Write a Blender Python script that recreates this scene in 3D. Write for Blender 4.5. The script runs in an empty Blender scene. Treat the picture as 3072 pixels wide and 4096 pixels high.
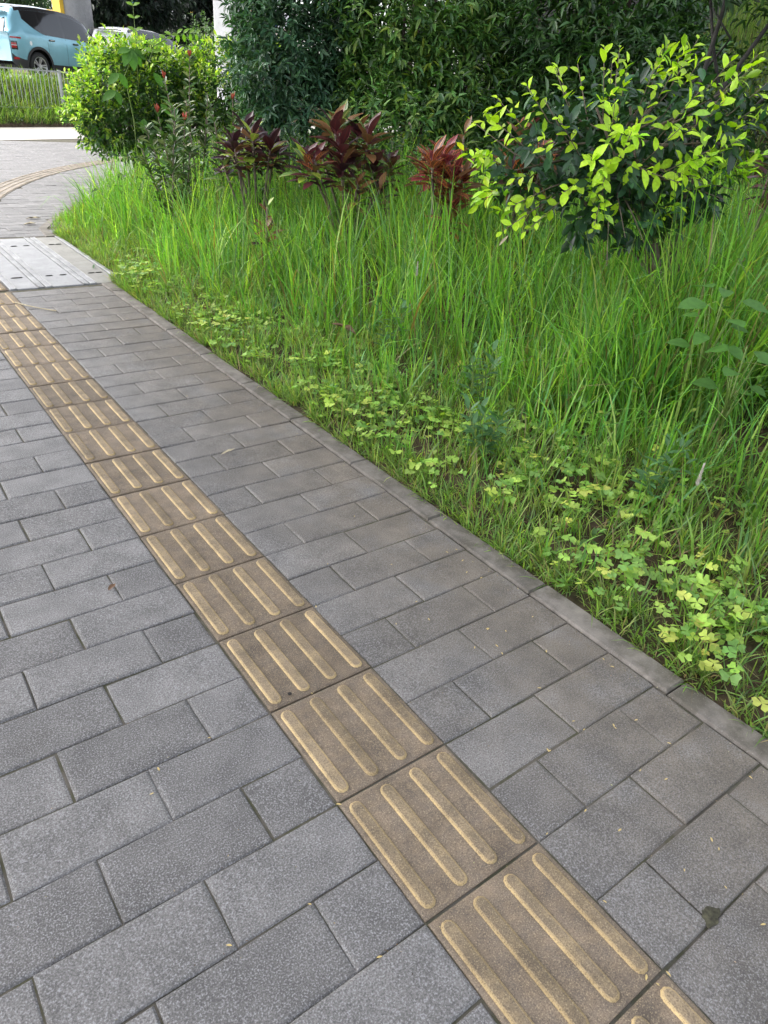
import bpy, math, random
import numpy as np
from mathutils import Vector, Matrix

random.seed(7)
rng = np.random.default_rng(11)
scene = bpy.context.scene
COL = scene.collection

# ------------------------------------------------------------------ camera
cam = bpy.data.cameras.new('camera')
cam_ob = bpy.data.objects.new('camera', cam)
COL.objects.link(cam_ob)
cam.sensor_fit = 'HORIZONTAL'
cam.sensor_width = 36.0
cam.lens = 36.0 * 2807.03 / 3072.0
cam.clip_start = 0.02
cam.clip_end = 2000.0
CAM = np.array([-0.5569, -0.1876, 1.2927])
_f, _p, _r, _y = 0, 0.53288, 0.078911, 0.667192
_fw = Vector((math.sin(_y), math.cos(_y), 0)); _rt = Vector((math.cos(_y), -math.sin(_y), 0)); _up = Vector((0, 0, 1))
F = _fw * math.cos(_p) - _up * math.sin(_p)
U = _fw * math.sin(_p) + _up * math.cos(_p)
XA = _rt * math.cos(_r) + U * math.sin(_r)
YA = -_rt * math.sin(_r) + U * math.cos(_r)
M = Matrix.Identity(4)
for i in range(3):
    M[i][0] = XA[i]; M[i][1] = YA[i]; M[i][2] = -F[i]; M[i][3] = CAM[i]
cam_ob.matrix_world = M
scene.camera = cam_ob

# ------------------------------------------------------------------ world, sun, exposure
SUN_EL, SUN_AZ = math.radians(50), math.radians(-42)      # azimuth clockwise from +Y
world = bpy.data.worlds.new('World')
scene.world = world
world.use_nodes = True
wn = world.node_tree.nodes; wl = world.node_tree.links
wn.clear()
sky = wn.new('ShaderNodeTexSky'); sky.sky_type = 'NISHITA'; sky.sun_disc = False
sky.sun_elevation = SUN_EL; sky.sun_rotation = SUN_AZ
sky.air_density = 1.0; sky.dust_density = 4.0; sky.ozone_density = 1.0
hsv = wn.new('ShaderNodeHueSaturation'); hsv.inputs['Saturation'].default_value = 0.38
bg = wn.new('ShaderNodeBackground'); bg.inputs['Strength'].default_value = 0.15
wo = wn.new('ShaderNodeOutputWorld')
wl.new(sky.outputs[0], hsv.inputs['Color']); wl.new(hsv.outputs[0], bg.inputs[0]); wl.new(bg.outputs[0], wo.inputs[0])

sun = bpy.data.lights.new('sun', 'SUN')
sun.energy = 0.9; sun.angle = math.radians(12); sun.color = (1.0, 0.985, 0.96)
sun_ob = bpy.data.objects.new('sun', sun); COL.objects.link(sun_ob)
sd = Vector((math.sin(SUN_AZ) * math.cos(SUN_EL), math.cos(SUN_AZ) * math.cos(SUN_EL), math.sin(SUN_EL)))
sun_ob.rotation_euler = sd.to_track_quat('Z', 'Y').to_euler()

scene.view_settings.view_transform = 'Standard'
scene.view_settings.look = 'None'
scene.view_settings.gamma = 1.0
scene.view_settings.use_curve_mapping = False
scene.view_settings.exposure = 1.88
scene.render.engine = 'CYCLES'
scene.cycles.use_denoising = True
scene.cycles.max_bounces = 6
scene.cycles.diffuse_bounces = 3
scene.cycles.glossy_bounces = 2
scene.cycles.transmission_bounces = 3
scene.cycles.sample_clamp_indirect = 6.0

# ------------------------------------------------------------------ helpers
def norm(v):
    return v / np.maximum(np.linalg.norm(v, axis=-1, keepdims=True), 1e-9)

def mesh_np(name, V, faces, uv=None, col=None, smooth=False):
    """faces: list of int arrays (m,k)."""
    me = bpy.data.meshes.new(name)
    V = np.asarray(V, np.float32)
    faces = [np.asarray(f, np.int32) for f in faces if len(f)]
    loops = np.concatenate([f.ravel() for f in faces])
    tot = np.concatenate([np.full(len(f), f.shape[1], np.int32) for f in faces])
    start = np.concatenate([[0], np.cumsum(tot)[:-1]]).astype(np.int32)
    me.vertices.add(len(V)); me.vertices.foreach_set('co', V.ravel())
    me.loops.add(len(loops)); me.loops.foreach_set('vertex_index', loops.astype(np.int32))
    me.polygons.add(len(tot)); me.polygons.foreach_set('loop_start', start)
    try:
        me.polygons.foreach_set('loop_total', tot)
    except Exception:
        pass
    if smooth:
        me.polygons.foreach_set('use_smooth', np.ones(len(tot), bool))
    if uv is not None:
        l = me.uv_layers.new(name='UVMap')
        l.data.foreach_set('uv', np.asarray(uv, np.float32)[loops].ravel())
    if col is not None:
        a = me.color_attributes.new('Col', 'FLOAT_COLOR', 'POINT')
        c = np.ones((len(V), 4), np.float32); c[:, :3] = col
        a.data.foreach_set('color', c.ravel())
    me.update(calc_edges=True)
    return me

def link(name, me, mat=None, parent=None, loc=None, rot=None, scale=None):
    o = bpy.data.objects.new(name, me)
    COL.objects.link(o)
    if mat is not None and me is not None and len(me.materials) == 0:
        me.materials.append(mat)
    if parent is not None:
        o.parent = parent
    if loc is not None: o.location = loc
    if rot is not None: o.rotation_euler = rot
    if scale is not None: o.scale = scale
    return o

def tag(o, label=None, cat=None, group=None, kind=None):
    if label: o['label'] = label
    if cat: o['category'] = cat
    if group: o['group'] = group
    if kind: o['kind'] = kind
    return o

def empty(name, loc=(0, 0, 0), rz=0.0):
    o = bpy.data.objects.new(name, None); COL.objects.link(o)
    o.location = loc; o.rotation_euler = (0, 0, rz); o.empty_display_size = 0.1
    return o

class MB:
    """collects vertices and faces for one mesh"""
    def __init__(s): s.v = []; s.f = []
    def add(s, V, Fs):
        b = len(s.v); s.v += [tuple(map(float, p)) for p in V]
        s.f += [tuple(int(i) + b for i in f) for f in Fs]
        return s
    def box(s, c, d, rz=0.0, tilt=None):
        x, y, z = [q / 2 for q in d]
        R = Matrix.Rotation(rz, 3, 'Z')
        if tilt: R = R @ tilt
        P = [Vector(c) + R @ Vector((sx * x, sy * y, sz * z)) for sz in (-1, 1) for sx, sy in ((-1, -1), (1, -1), (1, 1), (-1, 1))]
        return s.add(P, [(3, 2, 1, 0), (4, 5, 6, 7), (0, 1, 5, 4), (1, 2, 6, 5), (2, 3, 7, 6), (3, 0, 4, 7)])
    def tube(s, pts, rad, n=6, cap=True):
        pts = [Vector(p) for p in pts]; m = len(pts)
        if not hasattr(rad, '__len__'): rad = [rad] * m
        V = []; up = Vector((0.13, 0.21, 0.97))
        for i, p in enumerate(pts):
            t = (pts[min(i + 1, m - 1)] - pts[max(i - 1, 0)]).normalized()
            a = t.cross(up)
            if a.length < 1e-3: a = t.cross(Vector((1, 0, 0)))
            a.normalize(); b = t.cross(a)
            for k in range(n):
                w = 2 * math.pi * k / n
                V.append(p + (a * math.cos(w) + b * math.sin(w)) * rad[i])
        Fs = [(i * n + k, i * n + (k + 1) % n, (i + 1) * n + (k + 1) % n, (i + 1) * n + k) for i in range(m - 1) for k in range(n)]
        if cap: Fs += [tuple(range(n))[::-1], tuple((m - 1) * n + k for k in range(n))]
        return s.add(V, Fs)
    def mesh(s, name, smooth=False):
        me = bpy.data.meshes.new(name); me.from_pydata(s.v, [], s.f)
        if smooth: me.polygons.foreach_set('use_smooth', np.ones(len(me.polygons), bool))
        me.update(); return me
    def build(s, name, mat, parent=None, smooth=False):
        return link(name, s.mesh(name, smooth), mat, parent)

def bevel(o, w=0.01, seg=2):
    m = o.modifiers.new('bevel', 'BEVEL'); m.width = w; m.segments = seg; m.limit_method = 'ANGLE'
    return o

# ------------------------------------------------------------------ materials
class NT:
    def __init__(s, name):
        s.m = bpy.data.materials.new(name); s.m.use_nodes = True
        s.t = s.m.node_tree; s.t.nodes.clear()
        s.out = s.n('ShaderNodeOutputMaterial')
    def n(s, typ, **kw):
        o = s.t.nodes.new(typ)
        for k, v in kw.items(): setattr(o, k, v)
        return o
    def l(s, a, b): s.t.links.new(a, b)
    def setin(s, node, key, v):
        if isinstance(v, bpy.types.NodeSocket): s.l(v, node.inputs[key])
        else: node.inputs[key].default_value = v
    def coord(s, kind='Position'):
        if kind == 'Position': return s.n('ShaderNodeNewGeometry').outputs['Position']
        return s.n('ShaderNodeTexCoord').outputs[kind]
    def noise(s, scale, detail=3, rough=0.55, vec=None, dist=0.0):
        o = s.n('ShaderNodeTexNoise'); o.inputs['Scale'].default_value = scale
        o.inputs['Detail'].default_value = detail; o.inputs['Roughness'].default_value = rough; o.inputs['Distortion'].default_value = dist
        if vec is not None: s.l(vec, o.inputs['Vector'])
        return o.outputs['Fac']
    def vor(s, scale, vec=None, feature='F1', out='Distance'):
        o = s.n('ShaderNodeTexVoronoi', feature=feature); o.inputs['Scale'].default_value = scale
        if vec is not None: s.l(vec, o.inputs['Vector'])
        return o.outputs[out]
    def ramp(s, fac, stops):
        o = s.n('ShaderNodeValToRGB'); cr = o.color_ramp
        while len(cr.elements) < len(stops): cr.elements.new(0.5)
        for e, (p, c) in zip(cr.elements, stops):
            e.position = p; e.color = (*c, 1) if hasattr(c, '__len__') else (c, c, c, 1)
        s.l(fac, o.inputs[0]); return o.outputs[0]
    def mix(s, fac, a, b, mode='MIX'):
        o = s.n('ShaderNodeMix', data_type='RGBA', blend_type=mode)
        s.setin(o, 0, fac)
        for key, v in ((6, a), (7, b)):
            if isinstance(v, bpy.types.NodeSocket): s.l(v, o.inputs[key])
            else: o.inputs[key].default_value = (*v, 1) if hasattr(v, '__len__') else (v, v, v, 1)
        return o.outputs[2]
    def math(s, op, a, b=0.0, c=None):
        o = s.n('ShaderNodeMath', operation=op); s.setin(o, 0, a); s.setin(o, 1, b)
        if c is not None: s.setin(o, 2, c)
        return o.outputs[0]
    def maprange(s, v, a, b, c=0.0, d=1.0):
        o = s.n('ShaderNodeMapRange'); s.l(v, o.inputs[0])
        for i, q in enumerate((a, b, c, d)): o.inputs[i + 1].default_value = q
        return o.outputs[0]
    def rand(s): return s.n('ShaderNodeObjectInfo').outputs['Random']
    def attr(s, name='Col'):
        o = s.n('ShaderNodeAttribute'); o.attribute_name = name; return o.outputs['Color']
    def bump(s, h, strength=0.5, dist=0.002):
        o = s.n('ShaderNodeBump'); o.inputs['Strength'].default_value = strength; o.inputs['Distance'].default_value = dist
        s.l(h, o.inputs['Height']); return o.outputs[0]
    def bsdf(s, color, rough=0.6, metal=0.0, spec=0.5, normal=None, coat=0.0, emit=None):
        o = s.n('ShaderNodeBsdfPrincipled')
        if isinstance(color, bpy.types.NodeSocket): s.l(color, o.inputs['Base Color'])
        else: o.inputs['Base Color'].default_value = (*color, 1)
        s.setin(o, 'Roughness', rough); o.inputs['Metallic'].default_value = metal
        o.inputs['Specular IOR Level'].default_value = spec
        o.inputs['Coat Weight'].default_value = coat
        if normal is not None: s.l(normal, o.inputs['Normal'])
        return o.outputs[0]
    def done(s, sh):
        s.l(sh, s.out.inputs[0]); return s.m

def simple(name, color, rough=0.6, metal=0.0, spec=0.5, coat=0.0, var=0.12, scale=6.0):
    n = NT(name); v = n.noise(scale, 3, vec=n.coord('Object'))
    f = n.maprange(v, 0.3, 0.7, 1 - var, 1 + var)
    c = n.mix(1.0, color, f, 'MULTIPLY')
    return n.done(n.bsdf(c, rough, metal, spec, coat=coat))

def leaf_mat(name, tint=(1, 1, 1), trans=0.3, rough=0.45, spec=0.5, tcol=(1.0, 1.25, 0.35), objrand=0.0, color=None):
    """leaf: colour from the per-leaf attribute, a waxy front and light passing through"""
    n = NT(name)
    c = n.attr() if color is None else n.mix(0.0, color, color)
    c = n.mix(1.0, c, tint, 'MULTIPLY')
    if objrand:
        r = n.maprange(n.rand(), 0, 1, 1 - objrand, 1 + objrand)
        c = n.mix(1.0, c, r, 'MULTIPLY')
    v = n.maprange(n.noise(60, 2, vec=n.coord()), 0.3, 0.7, 0.85, 1.15)
    c = n.mix(1.0, c, v, 'MULTIPLY')
    b = n.bsdf(c, rough, 0, spec)
    t = n.n('ShaderNodeBsdfTranslucent'); n.l(n.mix(1.0, c, tcol, 'MULTIPLY'), t.inputs[0])
    m = n.n('ShaderNodeMixShader'); m.inputs[0].default_value = trans
    n.l(b, m.inputs[1]); n.l(t.outputs[0], m.inputs[2])
    return n.done(m.outputs[0])

def paver_material():
    n = NT('paver_concrete'); p = n.coord()
    grain = n.noise(300, 2, 0.7, p)
    fine = n.vor(330, p)
    blot = n.noise(9, 4, 0.6, p)
    big = n.noise(1.7, 3, 0.5, p)
    base = n.mix(n.rand(), (0.124, 0.117, 0.112), (0.19, 0.181, 0.174))
    # algae and soil washed out of the planting bed: browner towards the kerb
    x = n.n('ShaderNodeSeparateXYZ'); n.l(p, x.inputs[0])
    near_bed = n.maprange(x.outputs[0], 0.15, 0.8)
    stain = n.math('MULTIPLY', near_bed, n.maprange(n.noise(5, 4, 0.6, p), 0.2, 0.5))
    stain = n.math('MULTIPLY', stain, n.maprange(x.outputs[1], 4.2, 6.5, 1, 0))
    base = n.mix(n.math('MULTIPLY', stain, 0.9), base, (0.158, 0.132, 0.102))
    base = n.mix(1.0, base, n.maprange(blot, 0.3, 0.7, 0.7, 1.25), 'MULTIPLY')
    base = n.mix(1.0, base, n.maprange(big, 0.3, 0.7, 0.9, 1.1), 'MULTIPLY')
    soot = n.maprange(n.noise(3.3, 5, 0.7, p), 0.56, 0.72, 0, 0.45)
    base = n.mix(soot, base, (0.075, 0.066, 0.056))
    spark = n.maprange(grain, 0.53, 0.66)
    dark = n.maprange(grain, 0.48, 0.36)
    c = n.mix(n.math('MULTIPLY', spark, n.math('SUBTRACT', 0.72, n.math('MULTIPLY', stain, 0.5))), base, (0.36, 0.36, 0.37))
    c = n.mix(n.math('MULTIPLY', dark, 0.6), c, (0.05, 0.05, 0.053))
    h = n.math('ADD', grain, n.math('MULTIPLY', fine, -0.6))
    return n.done(n.bsdf(c, n.maprange(grain, 0.3, 0.7, 0.75, 0.5), 0, 0.5, n.bump(h, 0.55, 0.0016)))

def kerb_material():
    n = NT('kerb_stone'); p = n.coord()
    c = n.mix(n.rand(), (0.15, 0.135, 0.117), (0.205, 0.184, 0.162))
    b = n.noise(14, 5, 0.65, p)
    c = n.mix(1.0, c, n.maprange(b, 0.3, 0.7, 0.62, 1.3), 'MULTIPLY')
    c = n.mix(n.maprange(n.noise(9, 5, 0.65, p), 0.47, 0.62, 0, 0.7), c, (0.075, 0.066, 0.048))
    g = n.noise(260, 2, 0.6, p)
    c = n.mix(n.maprange(g, 0.6, 0.72, 0, 0.5), c, (0.36, 0.34, 0.31))
    return n.done(n.bsdf(c, 0.78, 0, 0.4, n.bump(n.math('ADD', g, b), 0.5, 0.002)))

def tactile_material(name, field, worn, pigment, ridge):
    """pressed tile: pigment still fresh on the flanks, worn and dirty where feet rub"""
    n = NT(name); p = n.coord()
    g = n.noise(380, 2, 0.6, p); b = n.noise(11, 4, 0.6, p); b2 = n.noise(30, 3, 0.6, p)
    nz = n.n('ShaderNodeSeparateXYZ'); n.l(n.n('ShaderNodeNewGeometry').outputs['True Normal'], nz.inputs[0])
    if ridge:
        wear = n.math('MULTIPLY', n.maprange(nz.outputs[2], 0.9, 0.985), n.maprange(b2, 0.25, 0.6, 0.65, 1.0))
        c = n.mix(wear, pigment, worn)
    else:
        c = n.mix(n.maprange(b2, 0.35, 0.68), field, worn)
    c = n.mix(1.0, c, n.maprange(n.rand(), 0, 1, 0.8, 1.2), 'MULTIPLY')
    c = n.mix(1.0, c, n.maprange(b, 0.3, 0.7, 0.68, 1.28), 'MULTIPLY')
    c = n.mix(n.maprange(n.noise(7, 6, 0.72, p), 0.53, 0.7, 0, 0.6), c, (0.075, 0.06, 0.048))
    c = n.mix(n.maprange(g, 0.56, 0.68, 0, 0.6), c, (0.45, 0.36, 0.22))
    c = n.mix(n.maprange(g, 0.47, 0.34, 0, 0.6), c, (0.07, 0.052, 0.04))
    return n.done(n.bsdf(c, 0.72, 0, 0.4, n.bump(g, 0.45, 0.0012)))

def joint_material():
    n = NT('joint_sand'); p = n.coord()
    m = n.noise(16, 4, 0.6, p)
    c = n.mix(n.maprange(m, 0.42, 0.6), (0.12, 0.108, 0.09), (0.075, 0.074, 0.047))
    return n.done(n.bsdf(c, 0.95, 0, 0.2, n.bump(n.noise(300, 2, 0.6, p), 0.6, 0.003)))

def soil_material():
    n = NT('soil'); p = n.coord()
    m = n.noise(12, 5, 0.65, p); k = n.noise(2.2, 3, 0.6, p)
    c = n.ramp(m, [(0.3, (0.045, 0.03, 0.02)), (0.5, (0.095, 0.066, 0.044)), (0.7, (0.16, 0.118, 0.078))])
    c = n.mix(n.maprange(k, 0.45, 0.65, 0, 0.5), c, (0.035, 0.045, 0.015))
    return n.done(n.bsdf(c, 0.95, 0, 0.2, n.bump(n.noise(90, 4, 0.65, p), 0.9, 0.012)))

def slab_material(name, c0, c1):
    n = NT(name); p = n.coord()
    b = n.noise(6, 5, 0.65, p); s = n.noise(26, 4, 0.6, p); g = n.noise(240, 2, 0.6, p)
    c = n.mix(n.maprange(b, 0.3, 0.7), c0, c1)
    c = n.mix(n.maprange(s, 0.55, 0.72, 0, 0.45), c, tuple(q * 0.5 for q in c0))
    c = n.mix(1.0, c, n.maprange(g, 0.3, 0.7, 0.85, 1.12), 'MULTIPLY')
    return n.done(n.bsdf(c, 0.62, 0, 0.5, n.bump(g, 0.35, 0.0015)))

M_PAVER = paver_material(); M_KERB = kerb_material(); M_JOINT = joint_material(); M_SOIL = soil_material()
M_TILE = tactile_material('tactile_field', (0.19, 0.144, 0.1), (0.15, 0.12, 0.093), (0.5, 0.35, 0.13), False)
M_RIDGE = tactile_material('tactile_ridge', (0.2, 0.15, 0.1), (0.21, 0.16, 0.105), (0.46, 0.335, 0.165), True)
M_TILE2 = tactile_material('pale_tactile_field', (0.25, 0.215, 0.18), (0.22, 0.195, 0.17), (0.3, 0.25, 0.2), False)
M_RIDGE2 = tactile_material('pale_tactile_ridge', (0.25, 0.2, 0.16), (0.28, 0.24, 0.195), (0.34, 0.28, 0.2), True)
M_TAN = slab_material('tan_paver', (0.30, 0.22, 0.15), (0.36, 0.27, 0.19))
M_SLAB = slab_material('cover_concrete', (0.25, 0.25, 0.255), (0.34, 0.34, 0.345))
M_SLAB2 = slab_material('cover_concrete_weathered', (0.21, 0.2, 0.18), (0.29, 0.28, 0.255))
M_STEEL = simple('galvanised_steel', (0.29, 0.29, 0.295), 0.6, 0.2, var=0.3)
M_SLOT = simple('slot_shadow_dirt', (0.02, 0.018, 0.015), 0.9)
M_BEIGE = slab_material('pale_concrete_path', (0.36, 0.33, 0.29), (0.45, 0.42, 0.37))
M_ROAD = slab_material('road_concrete', (0.25, 0.25, 0.25), (0.32, 0.32, 0.32))
M_GREY = slab_material('viaduct_concrete', (0.24, 0.24, 0.25), (0.32, 0.32, 0.33))
M_WHITEWALL = slab_material('white_painted_concrete', (0.55, 0.56, 0.57), (0.68, 0.69, 0.7))
M_YELLOW = simple('yellow_paint', (0.72, 0.44, 0.03), 0.5)
M_GROUND = soil_material()
M_FENCE = simple('fence_paint', (0.36, 0.39, 0.39), 0.45, 0.3)
M_BARK = simple('bark', (0.085, 0.065, 0.05), 0.9, var=0.4, scale=25)
M_BARK2 = simple('pale_bark', (0.16, 0.125, 0.095), 0.9, var=0.4, scale=25)
M_DARKBARK = simple('dark_bark', (0.03, 0.027, 0.024), 0.85, var=0.4, scale=25)
M_STEM = simple('green_stem', (0.13, 0.2, 0.04), 0.6)
M_GRASS = leaf_mat('grass_blade', trans=0.48, rough=0.42, spec=0.45, tcol=(1.05, 1.15, 0.3))
M_STRAW = leaf_mat('dry_straw', trans=0.15, rough=0.7, spec=0.2, tcol=(1, 0.9, 0.6))
M_CLOVER = leaf_mat('clover_leaf', trans=0.32, rough=0.5, spec=0.4)
M_FOL = leaf_mat('shrub_leaf', trans=0.2, rough=0.4, spec=0.55)
M_GOLD = leaf_mat('golden_leaf', trans=0.42, rough=0.42, spec=0.5)
M_FAR = leaf_mat('far_leaf', trans=0.25, rough=0.5, spec=0.4)
M_BRIGHT = leaf_mat('young_leaf', trans=0.4, rough=0.4, spec=0.45, color=(0.56, 0.84, 0.04), objrand=0.3, tcol=(1.0, 1.1, 0.3))
M_WEED = leaf_mat('weed_leaf', trans=0.25, rough=0.45, spec=0.45, color=(0.085, 0.19, 0.07), objrand=0.25)
M_BROAD = leaf_mat('broad_weed_leaf', trans=0.3, rough=0.55, spec=0.25, color=(0.085, 0.2, 0.04), objrand=0.25)

# ------------------------------------------------------------------ leaf builders
def leaf_template(nst=2, fold=0.12, droop=0.15, power=1.0, peak=0.45):
    ts = np.linspace(0, 1, nst + 2)
    V = [(0, 0, 0)]; Fs4 = []; Fs3 = []
    for i, t in enumerate(ts[1:-1]):
        w = (math.sin(math.pi * t ** (math.log(0.5) / math.log(peak)))) ** power * 0.5
        z = -droop * t * t
        V += [(t, -w, z + fold * w), (t, 0, z), (t, w, z + fold * w)]
    V.append((1, 0, -droop))
    Fs3 += [(0, 2, 1), (0, 3, 2)]
    for i in range(nst - 1):
        a = 1 + 3 * i
        Fs4 += [(a, a + 1, a + 4, a + 3), (a + 1, a + 2, a + 5, a + 4)]
    a = 1 + 3 * (nst - 1); e = len(V) - 1
    Fs3 += [(a, a + 1, e), (a + 1, a + 2, e)]
    return np.array(V, float), np.array(Fs4, int).reshape(-1, 4), np.array(Fs3, int)

def place(tmpl, O, D, N, L, W):
    """many copies of a leaf template -> V, faces, index of leaf per vertex, template coords"""
    V, F4, F3 = tmpl
    n = len(O); k = len(V)
    D = norm(D); N = norm(N - (N * D).sum(1, keepdims=True) * D); S = np.cross(N, D)
    L = np.broadcast_to(L, (n,)); W = np.broadcast_to(W, (n,))
    P = O[:, None] + D[:, None] * (V[None, :, 0:1] * L[:, None, None]) + S[:, None] * (V[None, :, 1:2] * W[:, None, None]) + N[:, None] * (V[None, :, 2:3] * L[:, None, None])
    off = (np.arange(n) * k)[:, None, None]
    f4 = (F4[None] + off).reshape(-1, 4) if len(F4) else np.zeros((0, 4), int)
    f3 = (F3[None] + off).reshape(-1, 3)
    return P.reshape(-1, 3), f4, f3, np.repeat(np.arange(n), k)

class Bag:
    """accumulates leaf batches of one mesh"""
    def __init__(s): s.V = []; s.f4 = []; s.f3 = []; s.c = []; s.n = 0
    def leaves(s, tmpl, O, D, N, L, W, C):
        V, f4, f3, idx = place(tmpl, np.asarray(O, float), np.asarray(D, float), np.asarray(N, float), L, W)
        s.V.append(V); s.f4.append(f4 + s.n); s.f3.append(f3 + s.n); s.c.append(np.asarray(C)[idx]); s.n += len(V)
    def raw(s, V, f4, f3, C):
        s.V.append(V); s.f4.append(f4 + s.n); s.f3.append(f3 + s.n); s.c.append(C); s.n += len(V)
    def mesh(s, name, smooth=False):
        return mesh_np(name, np.concatenate(s.V), [np.concatenate(s.f4), np.concatenate(s.f3)], col=np.concatenate(s.c), smooth=smooth)

def palette(n, cols, weights=None, jit=0.15):
    cols = np.array(cols, float)
    i = rng.choice(len(cols), n, p=None if weights is None else np.array(weights) / np.sum(weights))
    return np.clip(cols[i] * (1 + rng.normal(0, jit, (n, 1))) * (1 + rng.normal(0, jit * 0.35, (n, 3))), 0.003, 1)

def blob_points(blobs, n, shell=0.28):
    """points in the outer shell of a union of ellipsoids + outward normals"""
    B = np.array(blobs, float); C = B[:, :3]; R = B[:, 3:6]
    area = (R[:, 0] * R[:, 1] + R[:, 1] * R[:, 2] + R[:, 0] * R[:, 2])
    P = []; N = []; tot = 0
    while tot < n:
        i = rng.choice(len(B), 4 * n, p=area / area.sum())
        d = norm(rng.normal(size=(4 * n, 3)))
        lump = 1 + 0.10 * np.sin(d[:, 0] * 7 + i * 2.1) * np.sin(d[:, 1] * 6 + i) + 0.08 * np.sin(d[:, 2] * 9 + i * 1.3) + 0.06 * np.sin(d[:, 0] * 17 + d[:, 2] * 13)
        rr = lump * (1 - shell * rng.random(4 * n) ** 1.5)
        p = C[i] + d * R[i] * rr[:, None]
        nn = norm(d / R[i])
        ok = np.ones(4 * n, bool)
        for j in range(len(B)):
            q = (((p - C[j]) / R[j]) ** 2).sum(1)
            ok &= (q > (1 - shell * 1.15) ** 2) | (i == j)
        P.append(p[ok]); N.append(nn[ok]); tot += ok.sum()
    return np.concatenate(P)[:n], np.concatenate(N)[:n]

def twig_leaves(bag, tmpl, P, N, nl, L, W, cols, weights=None, length=0.14, droop=0.35, up=0.5, spread=0.9, jit=0.18, rnd=0.5, tipcol=None, tipn=2):
    """leaves set alternately along short twigs"""
    n = len(P)
    T = norm(N + rng.normal(0, rnd, (n, 3)) + np.array([0, 0, up]))
    A = norm(np.cross(T, rng.normal(size=(n, 3)))); B = np.cross(T, A)
    tone = np.repeat(rng.normal(1, 0.16, (n, 1)), nl, 0)
    k = np.tile(np.arange(nl), n); ti = np.repeat(np.arange(n), nl)
    phi = k * 2.4 + np.repeat(rng.random(n) * 6.28, nl)
    out = A[ti] * np.cos(phi)[:, None] + B[ti] * np.sin(phi)[:, None]
    fr = (k / max(nl - 1, 1))[:, None]
    O = P[ti] + T[ti] * (fr - 0.6) * length
    D = norm(out * spread * (1.15 - 0.6 * fr) + T[ti] * (0.45 + 0.6 * fr) + np.array([0, 0, -droop]) + rng.normal(0, 0.12, (n * nl, 3)))
    Nn = T[ti] * 0.8 + np.array([0, 0, 0.6]) + rng.normal(0, 0.25, (n * nl, 3))
    l = L * rng.uniform(0.65, 1.2, n * nl)
    C = palette(n * nl, cols, weights, jit) * tone
    if tipcol is not None:
        m = (k >= nl - tipn) & np.repeat(rng.random(n) < tipcol[1], nl)
        C[m] = palette(m.sum(), tipcol[0], None, 0.15)
    bag.leaves(tmpl, O, D, Nn, l, l * W / L * rng.uniform(0.85, 1.15, n * nl), np.clip(C, 0.004, 1))

T_LANCE = leaf_template(2, 0.25, 0.22, 1.0, 0.42)
T_OVAL = leaf_template(2, 0.2, 0.10, 0.8, 0.5)
T_SMALL = leaf_template(1, 0.2, 0.1, 0.8, 0.5)

def blades(n, roots, L, W, th0, bend, nseg=4, twist=0.4, head=None):
    """grass blades: th0 lean from vertical at the root, bend added to the tip"""
    head = rng.random(n) * 2 * math.pi if head is None else head
    H = np.stack([np.cos(head), np.sin(head), np.zeros(n)], 1)
    sa = head + math.pi / 2 + rng.normal(0, twist, n)
    S = np.stack([np.cos(sa), np.sin(sa), np.zeros(n)], 1)
    P = roots.copy(); V = []
    step = L / nseg
    wprof = np.interp(np.linspace(0, 1, nseg + 1), [0, 0.35, 0.75, 1], [0.7, 1.0, 0.7, 0.0])
    for i in range(nseg + 1):
        if i < nseg:
            w = (W * wprof[i] * 0.5)[:, None]
            V += [P - S * w, P + S * w]
        else: V += [P]
        th = th0 + bend * ((i + 0.5) / nseg) ** 1.5
        P = P + (H * np.sin(th)[:, None] + np.array([0, 0, 1]) * np.cos(th)[:, None]) * step[:, None]
    V = np.stack(V, 1); k = V.shape[1]
    F4 = np.array([(2 * i, 2 * i + 1, 2 * i + 3, 2 * i + 2) for i in range(nseg - 1)])
    F3 = np.array([(2 * nseg - 2, 2 * nseg - 1, 2 * nseg)])
    off = (np.arange(n) * k)[:, None, None]
    return V.reshape(-1, 3), (F4[None] + off).reshape(-1, 4), (F3[None] + off).reshape(-1, 3), np.repeat(np.arange(n), k)

def one_leaf(name, L, W, fold=0.25, droop=0.2, curl=0.0, nst=5, wav=0.0, power=0.9, peak=0.48):
    """a single larger leaf, base at the origin, pointing along +X, face up"""
    ts = np.linspace(0, 1, nst + 2)
    V = [(0, 0, 0)]; uv = [(0, 0.5)]; Fs = []
    for i, t in enumerate(ts[1:-1]):
        w = (math.sin(math.pi * t ** (math.log(0.5) / math.log(peak)))) ** power * W / 2
        z = -droop * L * t * t + curl * L * t * t * t
        wv = wav * W * math.sin(i * 2.2)
        V += [(t * L, -w, z + fold * w + wv), (t * L, 0, z), (t * L, w, z + fold * w - wv)]
        uv += [(t, 0), (t, 0.5), (t, 1)]
    V.append((L, 0, -droop * L + curl * L)); uv.append((1, 0.5))
    Fs = [(0, 2, 1), (0, 3, 2)]
    for i in range(nst - 1):
        a = 1 + 3 * i; Fs += [(a, a + 1, a + 4, a + 3), (a + 1, a + 2, a + 5, a + 4)]
    a = 1 + 3 * (nst - 1); e = len(V) - 1; Fs += [(a, a + 1, e), (a + 1, a + 2, e)]
    me = bpy.data.meshes.new(name); me.from_pydata(V, [], Fs)
    l = me.uv_layers.new(name='UVMap')
    for lp in me.loops: l.data[lp.index].uv = uv[lp.vertex_index]
    me.polygons.foreach_set('use_smooth', np.ones(len(me.polygons), bool)); me.update()
    return me

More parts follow.
